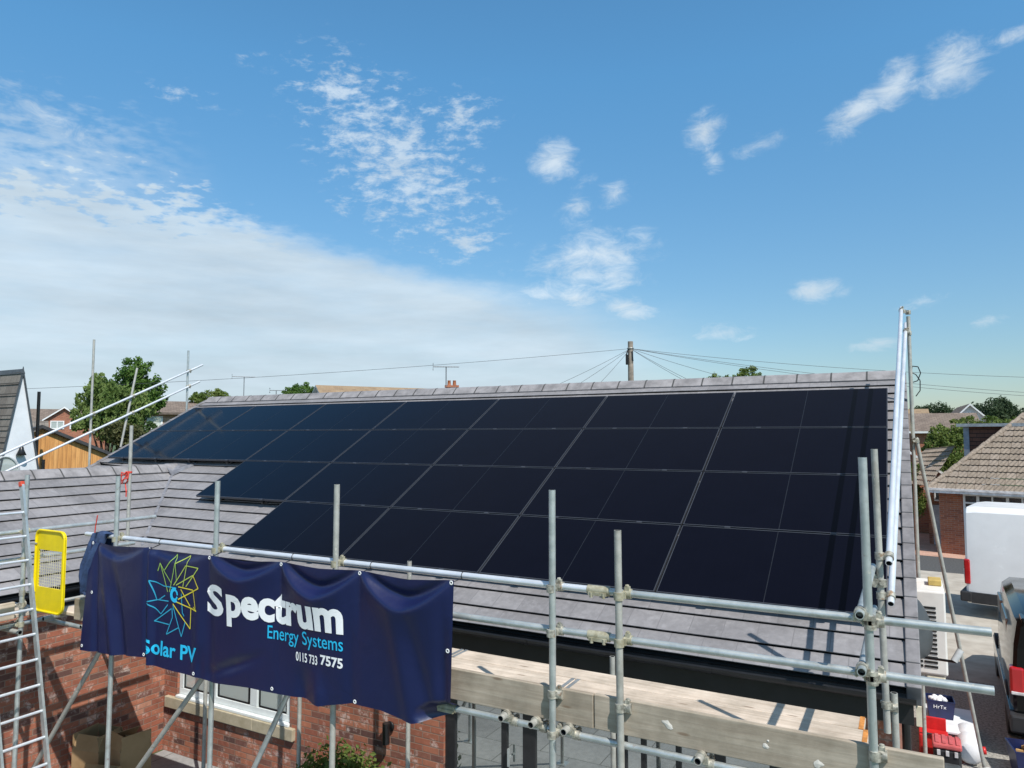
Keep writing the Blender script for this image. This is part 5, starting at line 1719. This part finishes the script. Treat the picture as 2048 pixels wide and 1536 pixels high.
# houses far behind
simple_house('brick_house', 'buff brick house with a low brown roof right of the tree', frame(55.5, (-37.55, 13.9, 0)), 8.0, 7.0, 5.80, 6.52, BRICK3, BROWN_R, 'u', .35, windows=((.50, 1.45, 4.75, 5.52, ()),), roof_trim=mat('dark gutter edge', (.12, .09, .07), .6))
simple_house('gabled_house', 'far orange brick house with a white edged front gable', frame(64, (-62.9, 22.8, 0)), 2.6, 6.0, 5.9, 6.85, BRICK2, BROWN_R, 'v', .25, windows=((.35, 1.35, 4.95, 5.65, (.85,)), (1.75, 2.4, 4.95, 5.65, ())))
simple_house('terraced_house', 'far wide brown roof behind the white edged gable', frame(64, (-71.5, 22.5, 0)), 9.5, 9.0, 5.7, 7.0, BRICK2, BROWN_R, 'u', .3)
simple_house('orange_roof_house', 'far house with an orange hip of roof beside the white gable', frame(65, (-52.5, 13.2, 0)), 3.2, 8.0, 4.6, 6.35, BRICK2, ORANGE_R, 'v', .2)
th_ = simple_house('tan_roof_house', 'far house showing a tan ridge and white gable tip over the main ridge', frame(58, (-31.2, 23.0, 0)), 8.6, 7.6, 5.7, 7.80, REND, TANR, 'u', .25)
simple_house('brick_house', 'far house showing only its chimney over the main ridge', frame(35, (-24.0, 22.2, 0)), 4.2, 7.0, 5.0, 6.6, BRICK2, TANR, 'u', .25, chim=(1.85, 2.0, 5.6, 7.28))
simple_house('hip_house', 'far brown roofed house above the bushes at the right', frame(2, (.60, 41.2, 0)), 3.6, 8, 4.7, 5.85, BRICK2, BROWN_R, 'u', .3)
simple_house('pale_roof_house', 'far pale roofed house just right of the tall uprights', frame(2, (-3.2, 46, 0)), 4.8, 8, 4.9, 6.3, REND, TANR, 'u', .3)
simple_house('gable_house', 'far house whose pale gable stands left of the flat dormer', frame(2, (2.6, 46.5, 0)), 3.0, 8, 5.0, 6.5, REND, BROWN_R, 'v', .3)
simple_house('shed', 'low brown roofed garage between the uprights and the pantiled bungalow', frame(4, (-1.2, 26.5, 0)), 3.0, 5.0, 2.6, 3.7, BRICK2, BROWN_R, 'v', .2, cat='garage')


def aerial(p, h, ln, label, yaw):
    o = thing('tv_aerial', label, 'aerial', p)
    m = mat('aerial metal', (.22, .22, .23), .5, .5)
    p = V(p); top = p + V((0, 0, h)); d = V((cos(R(yaw)), sin(R(yaw)), 0)); e = V((-d.y, d.x, 0))
    B().tube(p, top, .032, 6).build('mast', m, o)
    b = B(); b.tube(top - d * ln * .5, top + d * ln * .5, .024, 5); b.build('boom', m, o)
    b = B()
    for i in range(9):
        q = top - d * ln * .42 + d * ln * .105 * i; b.tube(q - e * .18, q + e * .18 + V((0, 0, .0)), .015, 5)
    for z in (-.16, .16):
        q = top - d * ln * .5 + V((0, 0, z)); b.tube(q - e * .3, q + e * .3, .018, 5)
    b.tube(top - d * ln * .5 - V((0, 0, .22)), top - d * ln * .5 + V((0, 0, .22)), .012, 5)
    b.build('element', m, o)
    return o


aerial((-22.9, 23.2, 7.2), 1.15, 1.5, 'thin television aerial on the far chimney', 35)
aerial((-48.2, 30.6, 6.0), 3.3, 1.9, 'thin television aerial left of the small round tree', 50)
aerial((-44.0, 30.2, 6.0), 2.0, 1.0, 'small low television aerial just left of the round tree', 40)

# ------------------------------------------------------------------ telegraph pole and wires
tp = thing('telegraph_pole', 'wooden telegraph pole behind the roof ridge', 'telegraph pole', (-10.45, 19.4, 0))
POLEW = mat('weathered pole timber', (.26, .22, .18), .9, 0, .15, 6)
b = B(); b.tube((-10.45, 19.4, 0), (-10.45, 19.4, 8.6), .17, 14, r1=.115); b.build('pole', POLEW, tp)
b = B(); b.bbox((-10.62, 19.2, 7.55), (-10.50, 19.32, 8.0), .02); b.tube((-10.6, 19.26, 8.0), (-10.5, 19.3, 8.3), .03, 6); b.tube((-10.30, 19.3, 7.7), (-10.34, 19.3, 8.15), .025, 6); b.build('junction_box', BLACK_PL, tp)
b = B(); b.lathe((-10.45, 19.4, 8.26), [(.125, 0), (.15, .01), (.15, .05), (.125, .06)], 14); b.build('ring', BAND, tp)
WIRE = mat('black wire', (.07, .075, .08), .6)


def wire(p0, p1, sag, label, r=.008):
    p0, p1 = V(p0), V(p1)
    b = B()
    n = 16
    b.path([p0 + (p1 - p0) * i / n - V((0, 0, sag * 4 * (i / n) * (1 - i / n))) for i in range(n + 1)], r, 5)
    return tag(b.build('overhead_wire', WIRE), label, 'wire', 'overhead wires from the telegraph pole')


PT = (-10.45, 19.4, 8.28)
wire(PT, (6.5, 26.4, 6.75), .22, 'overhead wire running right from the pole, the highest of that side')
wire(PT, (6.5, 26.5, 6.05), .25, 'overhead wire running right from the pole, second highest')
wire(PT, (6.3, 25.9, 5.90), .30, 'overhead wire running right from the pole, third highest')
wire(PT, (-4.4, 20.6, 6.3), .10, 'overhead wire dropping from the pole to the tree on its right')
wire(PT, (-6.9, 19.2, 6.3), .06, 'short steep overhead wire dropping just right of the pole')
wire(PT, (-7.3, 18.6, 6.4), .05, 'steep overhead wire right of the pole, second from the steepest')
wire(PT, (-13.1, 16.0, 6.3), .06, 'overhead wire dropping left of the pole, the longest of those that slope down')
wire(PT, (-12.1, 16.3, 6.3), .05, 'overhead wire dropping left of the pole, the middle one')
wire(PT, (-11.2, 16.8, 6.3), .04, 'steepest overhead wire dropping left of the pole')
wire(PT, (-40.0, 2.0, 6.2), .30, 'long overhead wire running left from the pole across the sky')

# ------------------------------------------------------------------ trees
def tree(name, label, base, h, lobes, n, size, m, seed, trunk=.15, droop=0, shell=.5, group=None, n2=None):
    o = thing(name, label, 'tree', base)
    bx, by, _ = base
    lb = [(bx + l[0], by + l[1], l[2], l[3], l[4], l[5]) for l in lobes]
    b = B()
    topz = max(l[2] for l in lb)
    b.tube((bx, by, 0), (bx, by, topz * .8), trunk, 8, r1=trunk * .4)
    for l in lb:
        b.tube((bx, by, topz * .45), (l[0], l[1], l[2]), trunk * .4, 6, r1=trunk * .12)
    b.build('trunk', BARK, o)
    leaves(B(), lb, int(n * 1.25), size * .9, seed, shell=shell, droop=droop, sub=7).build('crown', m, o)
    return o


# lobes are (dx, dy, z, rx, ry, rz)
def ltree(name, label, base, lobes, n, size, m, seed, **kw):
    """lobes given as (right, away, z, ...) of someone looking 55 degrees left of +Y"""
    c, s_ = cos(R(55)), sin(R(55))
    return tree(name, label, base, 0, [(u * c - v * s_, u * s_ + v * c, z, a, a, e) for u, v, z, a, e in lobes], n, size, m, seed, **kw)


ltree('tree', 'dark round topped tree behind the left end of the roof', (-30.75, 9.2, 0),
      [(-.1, 0, 7.0, .75, .85), (.15, 0, 7.2, .6, .7), (-.75, 0, 6.3, .75, .75), (.75, 0, 6.4, .75, .8), (1.0, 0, 6.05, .5, .5), (.1, 0, 6.0, 1.0, .9), (-.3, 0, 5.0, 1.0, .9), (-1.05, 0, 6.7, .3, .35), (.55, 0, 7.5, .3, .35)], 8000, .085, LEAF_MID, 31)
ltree('tree', 'pale drooping tree left of the dark round one', (-28.75, 6.95, 0),
      [(-.55, 0, 6.15, .5, .75), (-.1, 0, 5.85, .7, .85), (.45, 0, 5.85, .65, .8), (.95, 0, 5.65, .5, .8), (1.35, 0, 5.55, .45, .5), (-.75, 0, 5.3, .5, .9), (.1, 0, 4.9, 1.0, .9), (.75, 0, 4.7, .65, .9)], 9500, .085, LEAF_WIL, 32, droop=.55)
ltree('bush', 'dark green bush below the drooping tree behind the timber outbuilding', (-26.9, 7.5, 0),
      [(0, 0, 4.45, .55, .5), (.5, 0, 4.3, .5, .5), (-.5, 0, 4.2, .55, .5), (.1, 0, 3.6, 1.0, .8), (.7, 0, 3.7, .6, .6)], 6000, .07, LEAF_DK, 33)
ltree('bush', 'olive green bush between the timber outbuilding and the dark bush', (-26.6, 6.6, 0),
      [(0, 0, 4.5, .5, .5), (-.6, 0, 4.6, .5, .45), (.2, 0, 3.7, .9, .8)], 4000, .07, LEAF_OLV, 34)
tree('tree', 'light green bushy tree above the left end of the main ridge', (-38.0, 19.2, 0), 7.4,
     [(0, 0, 6.75, .7, .8, .6), (-.4, -.6, 6.55, .6, .6, .55), (.45, .6, 6.7, .6, .6, .6), (0, 0, 6.0, .9, 1.1, .8)], 4500, .085, LEAF_LT, 35)
tree('tree', 'small clipped round green tree standing above the main ridge', (-36.6, 25.7, 0), 8,
     [(0, 0, 7.45, .85, .8, .55), (-.45, -.6, 7.35, .55, .55, .5), (.45, .6, 7.35, .55, .55, .48), (0, 0, 6.7, 1.0, 1.1, .8)], 6500, .07, LEAF_MID, 36)
tree('tree', 'green tree behind the ridge right of the telegraph pole', (-9.0, 35.0, 0), 8.4,
     [(-.1, 0, 7.75, .7, .7, .5), (.7, .3, 8.0, .75, .7, .6), (-1.2, -.4, 7.7, .5, .5, .5), (-1.6, -.6, 7.5, .45, .45, .4), (.1, 0, 7.1, 1.6, 1.4, .7), (1.3, .5, 7.9, .4, .4, .35)], 5500, .085, LEAF_LT, 37)
tree('bush', 'large sunlit green bush left of the flat dormer', (2.05, 33.4, 0), 5,
     [(0, 0, 4.3, .75, .75, .7), (.55, .3, 4.2, .6, .6, .6), (-.45, -.3, 3.8, .65, .65, .7), (.1, 0, 3.4, 1.0, 1.0, .9), (-.2, -.2, 2.6, 1.1, 1.1, 1.0)], 6500, .085, LEAF_LT, 38)
tree('bush', 'low light green bush behind the tall uprights at the right', (.35, 22.9, 0), 3,
     [(0, 0, 2.9, .35, .35, .4), (-.2, .1, 2.5, .45, .4, .5), (.1, 0, 1.7, .5, .5, .8)], 2500, .06, LEAF_LT, 39)
tree('hedge_bush', 'yellow green bush peeping over the flat dormer roof', (4.4, 40.0, 0), 5.4,
     [(-.9, 0, 5.0, .8, .7, .5), (.3, 0, 4.9, .9, .7, .55), (1.4, 0, 4.9, .8, .7, .5), (0, 0, 4.0, 1.8, 1.2, .9)], 4500, .085, LEAF_LT, 40)
b = B()
random.seed(17)
for i in range(46):
    x = -8 + i * .95 + random.uniform(-.5, .5); y = 160 + random.uniform(-6, 10)
    h = 10.0 + 1.1 * sin(i * .55) + random.uniform(-.5, .8) + (.02 * i)
    leaves(b, [(x, y, h - 2.0, 1.7, 1.7, 1.9), (x + random.uniform(-1, 1), y, h - 4.2, 2.2, 2.0, 2.6)], 900, .26, 100 + i, shell=.6)
b.box((-10, 166, 0), (38, 168, 7.5))
tag(b.build('far_wood', LEAF_FAR), 'band of dark green trees along the right horizon', None, None, 'stuff')
b = B()
for i in range(34):
    x = -75 + i * 1.15 + random.uniform(-.5, .5); y = 55 - .0 * i + random.uniform(-3, 3)
    h = 7.8 + random.uniform(-.7, .7)
    leaves(b, [(x, y, h - 1.6, 1.2, 1.2, 1.5)], 260, .22, 300 + i, shell=.6)
tag(b.build('far_treeline', LEAF_FAR), 'low dark treeline along the left horizon', None, None, 'stuff')
# garden hedge behind the viewer, seen only in the door glass
b = B()
for i in range(40):
    leaves(b, [(-16 + i * .8, -26, .9, .7, .6, 1.0)], 180, .12, 500 + i)
tag(b.build('garden_hedge', LEAF_MID), 'long green hedge at the far end of the garden', 'hedge')
